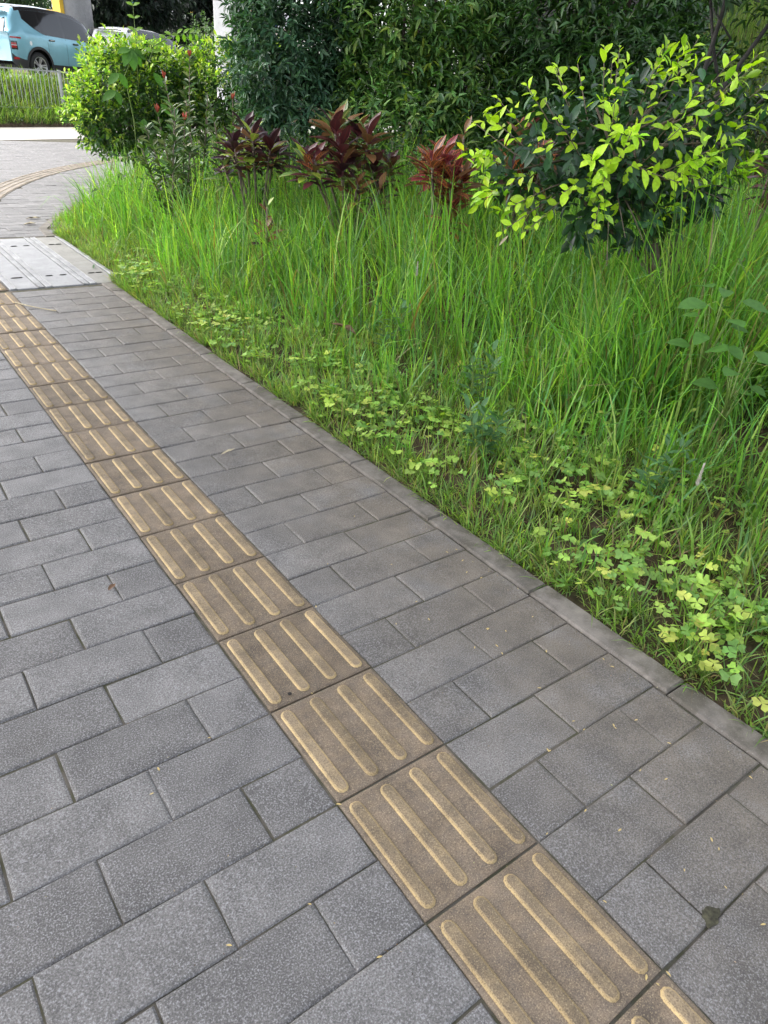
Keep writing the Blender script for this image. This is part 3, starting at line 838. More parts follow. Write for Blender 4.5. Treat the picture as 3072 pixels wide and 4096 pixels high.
def shrub(name, label, cat, base, blobs, ntw, nl, L, W, cols, mat, weights=None, group=None, core=0.25, **kw):
    z0 = float(base[2])
    e = empty(name, base); B = [(b[0] - base[0], b[1] - base[1], b[2] - z0, b[3], b[4], b[5]) for b in blobs]
    bag = Bag(); P, N = blob_points(B, ntw)
    twig_leaves(bag, kw.pop('tmpl', T_LANCE), P, N, nl, L, W, cols, weights, **kw)
    if core:
        nc = int(ntw * core); P, N = blob_points([(b[0], b[1], b[2], b[3] * .72, b[4] * .72, b[5] * .78) for b in B], nc)
        twig_leaves(bag, T_SMALL, P, N, nl, L * 1.15, W * 1.35, cols, weights)
    f = link('foliage', bag.mesh('foliage'), mat, e); f['kind'] = 'stuff'
    tips = [Vector((b[0], b[1], b[2])) + Vector((random.uniform(-.2, .2), random.uniform(-.2, .2), random.uniform(-.1, .3))) for b in B for _ in range(2)]
    limbs(e, (0, 0, -0.03), tips, 0.03, M_BARK)
    return tag(e, label, cat, group)

def bz(x, y): return float(bed_z(np.array(x), np.array(y)))
SG = 'tall pruned shrubs behind the grass bed'
shrub('tall_shrub', 'tall dark blue-green shrub with narrow leaves, next to the white pillar', 'shrub', (3.6, 7.25, bz(3.6, 7.25)),
      [(3.72, 7.1, 0.95, .66, .66, .8), (3.75, 7.15, 2.0, .66, .7, .9), (3.5, 7.1, 1.5, .55, .55, .8), (3.9, 7.2, 2.9, .55, .55, .6)],
      2300, 8, 0.098, 0.028, [(0.06, 0.14, 0.07), (0.085, 0.185, 0.085), (0.12, 0.23, 0.12), (0.045, 0.105, 0.06)], M_FOL, group=SG)
shrub('tall_shrub', 'tall mid-green shrub with lighter yellowish shoots, in the middle of the hedge', 'shrub', (4.5, 6.25, bz(4.5, 6.25)),
      [(4.35, 6.15, 0.95, .8, .8, .85), (4.5, 6.3, 2.0, .82, .82, .95), (4.75, 5.9, 1.4, .7, .7, .8), (4.5, 6.3, 2.9, .65, .65, .6)],
      2500, 8, 0.10, 0.029, [(0.095, 0.21, 0.05), (0.13, 0.27, 0.06), (0.065, 0.145, 0.045), (0.19, 0.32, 0.07)], M_FOL, group=SG,
      tipcol=([(0.24, 0.34, 0.04), (0.16, 0.28, 0.05)], 0.22))
shrub('tall_shrub', 'tall very dark shrub with drooping leaves, behind the bright yellow-green bush', 'shrub', (5.3, 4.75, bz(5.3, 4.75)),
      [(5.15, 4.75, 0.95, .85, .85, .85), (5.35, 4.8, 2.0, .85, .85, .9), (5.2, 4.2, 1.35, .7, .7, .75), (5.5, 4.6, 2.9, .7, .7, .6)],
      2500, 8, 0.102, 0.029, [(0.04, 0.1, 0.03), (0.058, 0.135, 0.036), (0.08, 0.17, 0.042), (0.03, 0.075, 0.026)], M_FOL, group=SG,
      tipcol=([(0.07, 0.14, 0.03)], 0.12))
# park tree whose trunk shows between two shrubs
e = empty('park_tree', (5.88, 6.15, bz(5.88, 6.15)))
MB().tube([(0, 0, -.1), (.02, .03, 1.2), (-.03, .0, 2.4), (.05, .05, 4.2)], [.13, .11, .10, .08], 10).build('trunk', M_BARK2, e, True)
bag = Bag(); P, N = blob_points([(0.2, 0.6, 4.6, 1.9, 1.9, 1.3), (1.4, 1.0, 3.8, 1.4, 1.4, 1.0)], 900)
twig_leaves(bag, T_OVAL, P, N, 7, 0.11, 0.04, [(0.04, 0.09, 0.02), (0.06, 0.12, 0.03)])
f = link('crown', bag.mesh('crown'), M_FOL, e); f['kind'] = 'stuff'
tag(e, 'tree with a brown trunk showing between two tall dark shrubs', 'tree')
# paler bushes further back that close the gaps
shrub('back_shrub', 'light green bush seen through the gap beside the brown trunk', 'shrub', (8.2, 8.6, 0.6), [(8.2, 8.6, 1.5, 1.2, 1.2, 1.3), (9.3, 7.6, 1.9, 1.2, 1.2, 1.2)], 500, 7, 0.11, 0.045,
      [(0.10, 0.19, 0.04), (0.14, 0.24, 0.05)], M_FAR, tmpl=T_OVAL, core=0.1)
shrub('back_shrub', 'dim green bush in the gap behind the dark stems at the right edge', 'shrub', (6.3, 3.4, bz(6.3, 3.4)), [(6.3, 3.2, bz(6.3, 3.2) + .5, .8, .8, .6), (6.9, 3.6, bz(6.9, 3.6) + .9, .9, .9, .9), (6.6, 2.6, bz(6.6, 2.6) + 1.2, .8, .8, .7)], 700, 7, 0.08, 0.03,
      [(0.05, 0.11, 0.03), (0.04, 0.08, 0.025)], M_FOL, core=0.1)

# ------------------------------------------------------------------ golden hedge bush at the far end of the bed
e = empty('golden_bush', (3.05, 10.35, 0.0))
B = [(-.05, 0.1, 1.02, .72, .62, .66), (-.25, 0.0, .85, .58, .5, .5), (.30, .1, 1.2, .6, .55, .5), (.75, .05, 1.08, .55, .5, .5), (1.2, -.15, 1.22, .6, .5, .55), (1.6, -.35, 1.35, .5, .5, .55), (0.1, .1, 1.35, .5, .45, .38)]
bag = Bag(); P, N = blob_points(B, 1900, 0.22)
lit = rng.random(len(P)) < np.clip(0.10 + 0.75 * np.maximum(N[:, 2], 0) ** 0.8 + 0.55 * np.maximum(-N[:, 0], 0), 0, .9)  # sunlight painted into leaf colour: gold facing up and left, dark elsewhere
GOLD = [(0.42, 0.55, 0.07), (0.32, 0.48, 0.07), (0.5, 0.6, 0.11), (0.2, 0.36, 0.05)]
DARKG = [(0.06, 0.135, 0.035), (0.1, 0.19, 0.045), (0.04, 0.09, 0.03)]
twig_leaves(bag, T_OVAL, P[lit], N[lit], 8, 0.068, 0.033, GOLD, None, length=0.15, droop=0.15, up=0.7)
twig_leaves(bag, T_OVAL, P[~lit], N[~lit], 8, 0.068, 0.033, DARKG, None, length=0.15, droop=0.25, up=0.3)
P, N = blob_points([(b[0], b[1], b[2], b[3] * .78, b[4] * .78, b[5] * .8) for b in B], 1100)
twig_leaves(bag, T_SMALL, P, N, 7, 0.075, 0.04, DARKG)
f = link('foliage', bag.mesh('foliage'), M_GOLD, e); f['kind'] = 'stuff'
limbs(e, (0, 0, -0.03), [(b[0], b[1], b[2]) for b in B], 0.03, M_BARK)
limbs(e, (1.2, -.15, -0.03), [(1.3, -.2, 1.3), (.9, 0, 1.1), (1.6, -.3, 1.3)], 0.025, M_BARK)
tag(e, 'clipped golden-green hedge bush with small leaves in front of the blue car', 'bush')

LV_VINE = [one_leaf('vine_leaf', 0.16, 0.085, 0.2, 0.25, 0, 4), one_leaf('vine_leaf', 0.14, 0.075, 0.25, 0.4, .1, 4)]
LV_SHOOT = one_leaf('shoot_leaf', 0.10, 0.052, 0.25, 0.2, 0, 3)
for me in LV_VINE: me.materials.append(M_BROAD)
M_SHOOT = leaf_mat('shoot_leaf', trans=0.4, color=(0.20, 0.36, 0.05), objrand=0.15); LV_SHOOT.materials.append(M_SHOOT)
e = empty('climbing_vine', (2.5, 8.85, 0.05))
m = MB(); m.tube([(0, 0, 0), (.1, .25, .8), (-.02, .05, 1.25), (.1, .0, 1.5)], [.008, .007, .006, .004], 5); m.build('stem', M_STEM, e, True)
for (x, y, z, dx, dy, dz, s) in ((.06, 0, 1.5, -.55, -.3, -.6, 1.25), (.06, 0, 1.5, -.1, -.5, -.8, 1.3), (.06, 0, 1.5, .45, -.3, -.65, 1.25), (.06, 0, 1.5, .8, -.1, -.3, 1.1), (.06, 0, 1.5, -.8, -.1, -.1, 1.0),
                                 (-.1, 0, 1.27, -.7, -.2, -.45, 1.1), (-.1, 0, 1.27, .3, -.3, -.6, 1.0), (-.15, 0, 1.1, -.8, -.2, -.35, 1.2), (-.15, 0, 1.1, .1, -.4, -.7, .9), (.25, -.1, 1.3, .4, -.4, -.6, 1.0),
                                 (.1, -.1, .85, -.3, -.4, -.7, 1.1), (.35, -.2, .7, .4, -.4, -.4, 1.1), (.15, -.2, .6, -.6, -.4, -.3, 1.2), (.3, -.1, 1.0, .5, -.4, -.5, .9)):
    leaf_part(random.choice(LV_VINE), e, (x, y, z), (dx, dy, dz), (-.2, -.6, .6), s)
tag(e, 'climber with large hanging green leaves over the golden bush', 'climbing plant')
for label, P0, pts in (('upright leafy shoot rising above the golden bush to the picture top', (2.62, 8.9, 1.2), [(0, 0, 0), (.02, 0, .4), (.03, .02, .8), (.0, 0, 1.0)]),
                       ('arching leafy shoot leaning right above the golden bush', (2.66, 8.75, 1.35), [(0, 0, 0), (.12, -.02, .25), (.32, -.08, .38), (.55, -.15, .40)])):
    e = empty('leafy_shoot', P0); MB().tube(pts, [.005, .004, .003, .002], 5).build('stem', M_STEM, e, True)
    ps = [Vector(p) for p in pts]
    for k in range(9):
        t = 0.25 + 0.75 * k / 8; i = min(int(t * 3), 2); p = ps[i].lerp(ps[i + 1], t * 3 - i); ax = (ps[i + 1] - ps[i]).normalized()
        for s in (-1, 1):
            d = Vector((.8, -.6, 0)) * s * (1 if abs(ax.z) > .5 else 0.35) + ax * .45 + Vector((0, 0, .1 if abs(ax.z) > .5 else .7 * s))
            leaf_part(LV_SHOOT, e, p, d, (-.3, -.6, .7), random.uniform(.8, 1.15) * (1.1 - .4 * t))
    tag(e, label, 'shoot')

# ------------------------------------------------------------------ red tipped shrub
def pixel_free_shrub(label, base, stems, cols, tip, L=0.085):
    e = empty('red_tipped_shrub', base)
    m = MB(); bag = Bag()
    for tp in stems:
        tp = Vector(tp); b0 = Vector((random.uniform(-.1, .1), random.uniform(-.1, .1), 0)); mid = b0.lerp(tp, .5) + Vector((random.uniform(-.05, .05),) * 3)
        m.tube([b0, mid, tp], [.010, .007, .004], 5)
        n = 60; t = rng.uniform(0.3, 1.0, n); P = np.array([(b0.lerp(mid, q * 2) if q < .5 else mid.lerp(tp, q * 2 - 1)) for q in t])
        a = rng.random(n) * 6.28; ax = np.array((tp - b0).normalized())
        D = np.stack([np.cos(a), np.sin(a), rng.uniform(0.1, 0.9, n)], 1) + ax * .2
        bag.leaves(T_OVAL, P, D, np.tile([[-.2, -.3, 1.0]], (n, 1)) + rng.normal(0, .2, (n, 3)), rng.uniform(.75, 1.2, n) * L, rng.uniform(.3, .42, n) * L, palette(n, cols, None, .2))
    m.build('stem', M_BARK2, e, True)
    f = link('foliage', bag.mesh('foliage'), M_FOL, e); f['kind'] = 'stuff'
    for i, tp in enumerate(stems):
        if i % tip[1]: continue
        for k in range(5):
            a = k * 1.3 + i
            leaf_part(LV_RED, e, tp, (math.cos(a) * .35, math.sin(a) * .35, 1), (math.cos(a), math.sin(a), .3), random.uniform(.7, 1.1), 'leaf', 'new red leaf at the shoot tip')
    return tag(e, label, 'shrub', 'red tipped shrubs in front of the golden bush')
LV_RED = one_leaf('red_leaf', 0.075, 0.024, 0.3, 0.05, 0, 3)
LV_RED.materials.append(leaf_mat('red_new_leaf', trans=0.35, color=(0.36, 0.10, 0.07), objrand=0.3, tcol=(1.3, .7, .5)))
OL = [(0.09, 0.17, 0.05), (0.13, 0.22, 0.06), (0.07, 0.13, 0.05), (0.17, 0.22, 0.08)]
pixel_free_shrub('olive-green shrub with red new leaves at its top, in front of the golden bush', (2.3, 6.85, 0), [(.15, .15, 1.48), (-.02, -.1, 1.25), (.2, -.1, 1.2), (-.12, .1, 1.3), (.3, .1, 1.15), (-.2, -.2, 1.1)], OL, ((1, 0, 0), 3))
pixel_free_shrub('leafy green shrub with a few pinkish tips left of the darkest croton', (1.95, 6.25, 0), [(-.1, .05, 1.05), (-.25, -.05, .95), (.05, .05, 1.1), (-.05, -.15, .95), (.15, .1, 1.0), (-.25, .15, .85), (.1, -.1, .8)], OL, ((1, 0, 0), 4), 0.1)
pixel_free_shrub('slender shrub with one upright red leaf, right of the tallest red tip', (2.55, 6.45, 0), [(.05, .0, 1.18), (.15, -.15, 1.0), (-.1, .1, 1.05), (.28, .05, 1.05)], [(0.08, 0.15, 0.045), (0.12, 0.2, 0.05)], ((1, 0, 0), 4), 0.08)

# ------------------------------------------------------------------ crotons
def croton_mat(name, body, vein, edge, amount=1.0, rough=0.35):
    n = NT(name); uv = n.n('ShaderNodeTexCoord').outputs['UV']
    s = n.n('ShaderNodeSeparateXYZ'); n.l(uv, s.inputs[0]); u, v = s.outputs[0], s.outputs[1]
    dv = n.math('ABSOLUTE', n.math('SUBTRACT', v, 0.5))
    mid = n.maprange(dv, 0.03, 0.075, 1, 0)
    ph = n.math('MULTIPLY', n.math('SUBTRACT', u, n.math('MULTIPLY', dv, 0.35)), 52)
    side = n.maprange(n.math('SINE', ph), 0.55, 0.95)
    side = n.math('MULTIPLY', side, n.maprange(n.noise(9, 2, vec=n.coord()), 0.42, 0.55))
    rim = n.maprange(dv, 0.40, 0.49)
    f = n.math('MAXIMUM', n.math('MULTIPLY', side, amount), mid)
    tone = n.maprange(n.rand(), 0, 1, 0.7, 1.35)
    b = n.mix(1.0, body, tone, 'MULTIPLY')
    b = n.mix(n.maprange(n.noise(22, 3, vec=n.coord()), 0.4, 0.65, 0, 0.5), b, edge)
    c = n.mix(f, b, vein); c = n.mix(n.math('MULTIPLY', rim, amount), c, vein)
    p = n.bsdf(c, rough, 0, 0.5)
    t = n.n('ShaderNodeBsdfTranslucent'); n.l(c, t.inputs[0])
    mx = n.n('ShaderNodeMixShader'); mx.inputs[0].default_value = 0.2; n.l(p, mx.inputs[1]); n.l(t.outputs[0], mx.inputs[2])
    return n.done(mx.outputs[0])
CM = dict(dark=croton_mat('croton_dark', (0.036, 0.015, 0.022), (0.075, 0.025, 0.03), (0.06, 0.028, 0.034), 0.5),
          maroon=croton_mat('croton_maroon', (0.095, 0.024, 0.03), (0.16, 0.034, 0.036), (0.07, 0.035, 0.03), 0.5),
          bronze=croton_mat('croton_bronze', (0.2, 0.1, 0.04), (0.3, 0.12, 0.05), (0.13, 0.09, 0.04), 0.4),
          lime=croton_mat('croton_lime', (0.36, 0.5, 0.06), (0.6, 0.6, 0.12), (0.17, 0.28, 0.04), 0.3),
          green=croton_mat('croton_green', (0.15, 0.26, 0.07), (0.5, 0.5, 0.14), (0.07, 0.13, 0.04), 0.2),
          orange=croton_mat('croton_orange', (0.09, 0.036, 0.028), (0.75, 0.24, 0.07), (0.17, 0.055, 0.04), 1.0),
          red=croton_mat('croton_red', (0.15, 0.032, 0.036), (0.55, 0.1, 0.1), (0.22, 0.05, 0.05), 0.9))
CL = {}
for k, mt in CM.items():
    CL[k] = []
    for (L, W, fo, dr) in ((0.20, 0.088, .25, .18), (0.18, 0.078, .2, .34), (0.21, 0.078, .3, .1)):
        me = one_leaf('croton_leaf', L, W, fo, dr, 0, 5, 0.02, 0.85, 0.52); me.materials.append(mt); CL[k].append(me)

def croton(label, base, heads, group='crotons along the shrub line'):
    base = (base[0] + .085, base[1] - .065, base[2] - .03)
    e = empty('croton', base); m = MB(); m2 = []
    for (x, y, z, n, s, mix) in heads:
        mid = Vector((x * .45 + random.uniform(-.04, .04), y * .45 + random.uniform(-.04, .04), z * .5))
        m.tube([(x * .15, y * .15, -.04), mid, (x, y, z)], [.013, .011, .008], 6)
        kinds = [k for k, w in mix for _ in range(w)]
        n = int(n * 1.35)
        for i in range(n):
            f = i / (n - 1); a = i * 2.4 + random.uniform(-.25, .25)
            el = math.radians(66 - 72 * f ** 0.8 + random.uniform(-9, 9))
            sc = .92 * s * (0.62 + 0.5 * math.sin(math.pi * (0.2 + 0.65 * f))) * random.uniform(.85, 1.15)
            d = Vector((math.cos(a) * math.cos(el), math.sin(a) * math.cos(el), math.sin(el)))
            nn = Vector((-math.cos(a) * math.sin(el), -math.sin(a) * math.sin(el) - .25, math.cos(el) + .35))
            pos = Vector((x, y, z + 0.0 - 0.15 * f)) + d * .012
            leaf_part(random.choice(CL[random.choice(kinds)]), e, pos, d, nn, sc)
    m.build('stem', M_BARK2, e, True)
    return tag(e, label, 'croton', group)
Z = lambda x, y: bz(x, y)
D_, M_, B_, LM, G_, O_, RD = 'dark', 'maroon', 'bronze', 'lime', 'green', 'orange', 'red'
def ring(n, rad, z, sz, nl, mix, sq=.7, ph=0.0):
    return [(math.cos(ph + k * 6.283 / n) * rad * random.uniform(.75, 1.15), math.sin(ph + k * 6.283 / n) * rad * sq * random.uniform(.75, 1.15), z + random.uniform(-.06, .06), nl, sz * random.uniform(.9, 1.1), mix) for k in range(n)]
croton('nearly black croton with a few lime-green top leaves, beside the red-tipped shrub', (2.25, 5.6, Z(2.25, 5.6)),
       ring(5, .24, .82, .82, 18, [(D_, 8), (M_, 2), (LM, 1), (B_, 2)]) + [(-.06, -.1, .92, 16, .8, [(D_, 5), (LM, 3), (B_, 1)]), (.02, .18, .95, 14, .85, [(D_, 6), (M_, 2)]), (-.27, .0, .70, 10, .7, [(LM, 1), (G_, 2), (D_, 1)])])
croton('largest croton clump, maroon with scattered green leaves, left of centre behind the grass', (2.6, 4.75, Z(2.6, 4.75)),
       ring(6, .33, .78, .8, 18, [(M_, 6), (D_, 3), (B_, 2), (G_, 2), (LM, 1)], .6) + ring(4, .17, .92, .9, 16, [(M_, 5), (B_, 4), (G_, 3), (D_, 2), (LM, 1)], .8, .5) + [(-.1, -.28, .64, 12, .7, [(G_, 2), (B_, 3), (D_, 2)]), (.08, -.3, .60, 10, .7, [(B_, 3), (D_, 2)]), (.1, .3, 1.0, 14, 1.0, [(B_, 4), (G_, 3), (M_, 3)]), (-.36, -.1, .78, 10, .8, [(M_, 3), (O_, 2)])])
croton('small maroon croton sunk in the grass below the nearly black one', (1.85, 4.6, Z(1.85, 4.6)),
       [(-.02, .0, .42, 11, .62, [(B_, 4), (D_, 3)]), (.0, .03, .56, 4, .45, [(LM, 1), (O_, 1)])])
croton('croton with orange-veined leaves standing left of the yellow-green bush', (2.74, 3.80, Z(2.74, 3.80)),
       ring(4, .15, .80, .88, 17, [(O_, 6), (RD, 4), (B_, 1)]) + [(.02, .05, .86, 16, .9, [(O_, 2), (B_, 3), (RD, 3), (LM, 1)]), (-.02, -.12, .56, 13, .8, [(RD, 4), (B_, 2), (O_, 2)])])
croton('dark orange-netted croton half hidden behind the left side of the yellow-green bush', (3.1, 3.4, Z(3.1, 3.4)),
       ring(4, .15, .82, .92, 16, [(D_, 3), (O_, 3), (B_, 2)]) + [(.12, .2, .98, 14, .9, [(B_, 3), (M_, 2), (O_, 1)]), (.06, -.12, .58, 8, .9, [(G_, 2), (D_, 2)])])
croton('slim croton sprig of bronze-green leaves in the grass between two crotons', (3.0, 4.4, Z(3.0, 4.4)), [(0, 0, .74, 8, .65, [(G_, 2), (B_, 2), (D_, 1)])])
croton('olive croton sprig rising behind the orange-veined croton', (3.45, 4.45, Z(3.45, 4.45)), [(0, 0, .86, 9, .7, [(G_, 3), (B_, 2)])])
croton('dark red croton at the right picture edge behind the yellow-green bush', (3.55, 2.0, Z(3.55, 2.0)), [(0, 0, .85, 14, .8, [(M_, 4), (D_, 3)]), (.2, .15, .95, 12, .8, [(M_, 3), (B_, 2)])])

# ------------------------------------------------------------------ bright yellow-green bush
e = empty('yellow_green_bush', (2.72, 1.88, Z(2.72, 1.88)))
base = Vector((2.72, 1.88, Z(2.72, 1.88)))
la = Vector((.80, -.60, 0)); fa = Vector((.60, .80, 0)); ct = Vector((2.40, 2.10, 1.19))
BL = [one_leaf('young_leaf', L, W, fo, dr, 0, 4, 0.02, .78, .52) for (L, W, fo, dr) in ((.068, .037, .22, .2), (.058, .034, .35, .05), (.074, .035, .18, .4), (.046, .027, .25, .25))]
for me in BL: me.materials.append(M_BRIGHT)
stems = MB(); shoots = []
def tip_at(a, b, h): return ct + la * a * 1.03 + fa * b + Vector((0, 0, (h * .84 if h > 0 else h * 1.0 - .02) + .10 * a))
ctr = [(-.62, -.05, .02), (-.56, -.1, .12), (-.5, .1, .22), (-.42, .05, .3), (-.3, -.05, .34), (-.2, .1, .36), (-.1, -.1, .36), (.02, .05, .34), (.1, -.1, .40), (.22, 0, .42), (.3, .1, .38), (.42, -.05, .36), (.52, .05, .38), (.6, -.05, .26), (.64, .05, .16),
       (-.3, -.2, .12), (-.12, -.28, .2), (.05, -.28, .22), (.2, -.28, .24), (.36, -.22, .2), (.5, -.18, .1), (-.18, -.32, .0), (-.02, -.36, .06), (.14, -.36, .08), (.28, -.32, .0), (.44, -.26, -.02),
       (-.42, -.2, -.22), (-.48, -.15, -.3), (-.36, -.26, -.32), (-.26, -.3, -.16), (-.1, -.36, -.14), (.05, -.38, -.1), (.2, -.36, -.12), (.34, -.3, -.12), (-.08, -.34, -.3), (.05, -.34, -.36), (-.02, -.36, -.44), (.14, -.32, -.38), (.48, -.2, -.2), (.56, -.12, -.18), (-.52, -.1, -.02), (-.36, -.16, .22)]
count = 0
LONG = [(2.57, 2.31, 1.56), (2.68, 1.99, 1.60), (2.74, 1.72, 1.53), (2.30, 2.42, 1.46), (1.98, 2.62, 1.23), (2.66, 2.12, 1.58), (2.06, 2.29, .86), (2.45, 2.3, 1.55)]
for (a, b, h) in [None] * 0 + [(None, None, Vector(q)) for q in LONG] + ctr:
    if a is None: tp = h; a = tp.x; h = .3 if tp.z > 1 else -.3
    else: tp = tip_at(a + random.uniform(-.03, .03), b, h + random.uniform(-.03, .03))
    inner = ct + (tp - ct) * 0.35 + Vector((0, 0, -.06))
    ax = (tp - inner).normalized(); ax = (ax + Vector((0, 0, .35 if h > -.1 else -.05))).normalized()
    st = tp - ax * random.uniform(.17, .30)
    stems.tube([inner - base, st.lerp(inner, .4) - base, st - base, tp - base], [.006, .004, .0028, .0016], 5)
    nl = random.randint(6, 8)
    for k in range(nl):
        if count >= 298: break
        t = 0.25 + 0.75 * k / (nl - 1); p = st.lerp(tp, t); w = k * 2.4 + a * 9
        o = ax.orthogonal().normalized(); o2 = ax.cross(o)
        rad = o * math.cos(w) + o2 * math.sin(w)
        d = rad * (1.1 - .5 * t) + ax * (.35 + .55 * t) + Vector((0, 0, random.uniform(-.25, .2)))
        nn = ax * .6 + Vector((0, 0, .7)) - fa * .5 + Vector((random.uniform(-.3, .3), random.uniform(-.3, .3), 0))
        leaf_part(random.choice(BL), e, p - base, d, nn, random.uniform(.55, 1.2) * (1.0 if t < .95 else .6)); count += 1
for k in range(9):
    q = tip_at(random.uniform(-.4, .45), random.uniform(-.1, .2), random.uniform(-.1, .2))
    stems.tube([(0.02 * k - .08, 0, -.05), Vector((0.1 * math.sin(k * 2.3), .08 * math.cos(k * 1.7), .45)), q - base], [.013, .010, .005], 6)
stems.tube([(.08, -.06, -.05), (.02, -.03, .3), (-.12, .02, .62)], [.032, .026, .018], 8)
stems.build('branch', M_BARK2, e, True)
bag = Bag()
ng = 54; th = rng.uniform(0, 6.283, ng); ph = rng.uniform(-.75, 1.0, ng)
Pg = np.array([list(tip_at(.62 * math.cos(t) * math.sqrt(1 - min(.98, q * q)), -.3 * abs(math.sin(t)) * math.sqrt(1 - min(.98, q * q)), .38 * q) - base) for t, q in zip(th, ph)])
twig_leaves(bag, T_OVAL, Pg, norm(Pg - np.array(ct - base)), 6, .06, .027, [(0.46, 0.72, 0.03), (0.54, 0.8, 0.04), (0.32, 0.55, 0.04)], None, length=.13, up=.5, droop=.15)
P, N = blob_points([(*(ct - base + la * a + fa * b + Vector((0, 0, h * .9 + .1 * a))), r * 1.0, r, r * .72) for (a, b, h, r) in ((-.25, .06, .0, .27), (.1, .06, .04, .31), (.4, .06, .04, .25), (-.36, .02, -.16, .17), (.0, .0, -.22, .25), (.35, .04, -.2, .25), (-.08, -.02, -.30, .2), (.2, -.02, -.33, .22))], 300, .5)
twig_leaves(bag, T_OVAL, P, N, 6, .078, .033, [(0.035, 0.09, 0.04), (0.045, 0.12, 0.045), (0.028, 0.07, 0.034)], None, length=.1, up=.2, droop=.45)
f = link('foliage', bag.mesh('foliage'), M_FOL, e); f['kind'] = 'stuff'
tag(e, 'bush with bright yellow-green young leaves over dark leaves, right foreground of the bed', 'bush')

# ------------------------------------------------------------------ dark bare stems at the top right
e = empty('bare_stemmed_shrub', (4.15, 2.8, Z(4.15, 2.8)))
z0 = Z(4.15, 2.8); m = MB()
for pts, r in (([(0, 0, 0), (-.03, .06, .9), (-.02, .08, 1.35), (.06, .1, 1.8), (.1, .08, 2.4)], .024), ([(0.02, 0, 0), (-.02, .03, 1.0), (.06, -.02, 1.45), (.2, -.16, 1.85), (.3, -.25, 2.5)], .022),
               ([(0.02, 0, .8), (.0, -.2, 1.2), (-.12, -.42, 1.42), (-.2, -.6, 1.55)], .016), ([(-.02, .1, 1.3), (.08, .2, 1.5), (.16, .12, 1.66), (.1, .02, 1.75), (.02, .14, 1.9)], .012), ([(.08, 0, 1.5), (.1, .12, 1.7), (.05, .3, 2.2)], .012)):
    m.tube([(p[0], p[1], p[2] - z0 if p[2] > 1 else p[2]) for p in pts], [r * (1 - .14 * i) for i in range(len(pts))], 7)
m.build('stem', M_DARKBARK, e, True)
bag = Bag(); n = 260
P = np.stack([rng.uniform(-.2, .5, n), rng.uniform(-.6, .3, n), rng.uniform(1.9, 2.6, n) - z0], 1)
twig_leaves(bag, T_LANCE, P, rng.normal(size=(n, 3)), 6, .09, .025, [(0.03, 0.07, 0.02), (0.05, 0.1, 0.03)])
f = link('foliage', bag.mesh('foliage'), M_FOL, e); f['kind'] = 'stuff'
tag(e, 'shrub with dark bare forking stems at the top right corner', 'shrub')

# embankment grass behind it
bag = Bag(); n = 70000
x = rng.uniform(4.6, 13, n); y = rng.uniform(-5, 7.5, n); q = 0.82 * x - 0.57 * y
ok = (q > 2.9) & (y < 0.95 * x - 1.5); x, y = x[ok], y[ok]; n = len(x)
Vb, f4, f3, bi = blades(n, np.stack([x, y, bed_z(x, y)], 1), rng.uniform(.2, .5, n), rng.uniform(.006, .012, n), np.abs(rng.normal(.15, .15, n)), np.abs(rng.normal(.4, .3, n)), 3)
bag.raw(Vb, f4, f3, palette(n, [(0.14, 0.26, 0.06), (0.19, 0.30, 0.07), (0.24, 0.30, 0.11)], None, .2)[bi])
tag(link('embankment_grass', bag.mesh('embankment_grass'), M_GRASS), 'rough pale grass on the slope behind the dark stems', 'grass', kind='stuff')
M_DARKWALL = slab_material('dark_concrete', (0.03, 0.03, 0.03), (0.055, 0.055, 0.052))  # overall very dark concrete tone with noise mottling
w = empty('retaining_wall', (14.5, 7.0, 1.0))
MB().box((0, 0, 2.0), (0.5, 14, 6.0), math.radians(28)).build('wall', M_DARKWALL, w)
tag(w, 'grey concrete retaining wall above the grassy slope at the top right', 'wall')

# ------------------------------------------------------------------ weeds
WL = [one_leaf('weed_leaf', L, W, .25, d, 0, 3) for (L, W, d) in ((.066, .023, .15), (.055, .02, .3), (.072, .022, .1))]
for me in WL: me.materials.append(M_WEED)
def weed(label, x, y, h, nst, spread, n=9):
    e = empty('leafy_weed', (x, y, Z(x, y))); m = MB()
    for s in range(nst):
        a = s * 2.4; tip = Vector((math.cos(a) * spread * random.uniform(.3, 1), math.sin(a) * spread * random.uniform(.3, 1), h * random.uniform(.7, 1)))
        m.tube([(0.01 * math.cos(a), 0.01 * math.sin(a), 0), tip * .5 + Vector((0, 0, .02)), tip], [.0025, .002, .0014], 4)
        for k in range(n):
            t = .3 + .7 * k / (n - 1); p = tip * t; w = k * 1.57 + (k // 2) * .5 + a
            d = Vector((math.cos(w), math.sin(w), .35 if k < n - 2 else 1.2))
            leaf_part(random.choice(WL), e, p, d, (0, 0, 1), random.uniform(.75, 1.2))
    m.build('stem', M_STEM, e, True); return tag(e, label, 'weed', 'dark leafy weeds in the bed')
weed('dark bluish leafy weed nearest the kerb, among clover', 1.38, 1.66, .26, 8, .11, 11)
weed('tall dark leafy weed in the grass just behind the weed nearest the kerb', 1.66, 2.02, .34, 6, .1)
weed('dark leafy weed at the edge of the tall grass, farthest from the camera', 1.74, 2.8, .36, 6, .11)
weed('dark leafy weed low in the grass beside the white grass spike at the right', 1.66, 1.02, .30, 6, .12)
BW = [one_leaf('broad_leaf', L, W, .15, d, 0, 4, .03, .75, .42) for (L, W, d) in ((.095, .072, .25), (.08, .06, .4), (.10, .07, .15))]
for me in BW: me.materials.append(M_BROAD)
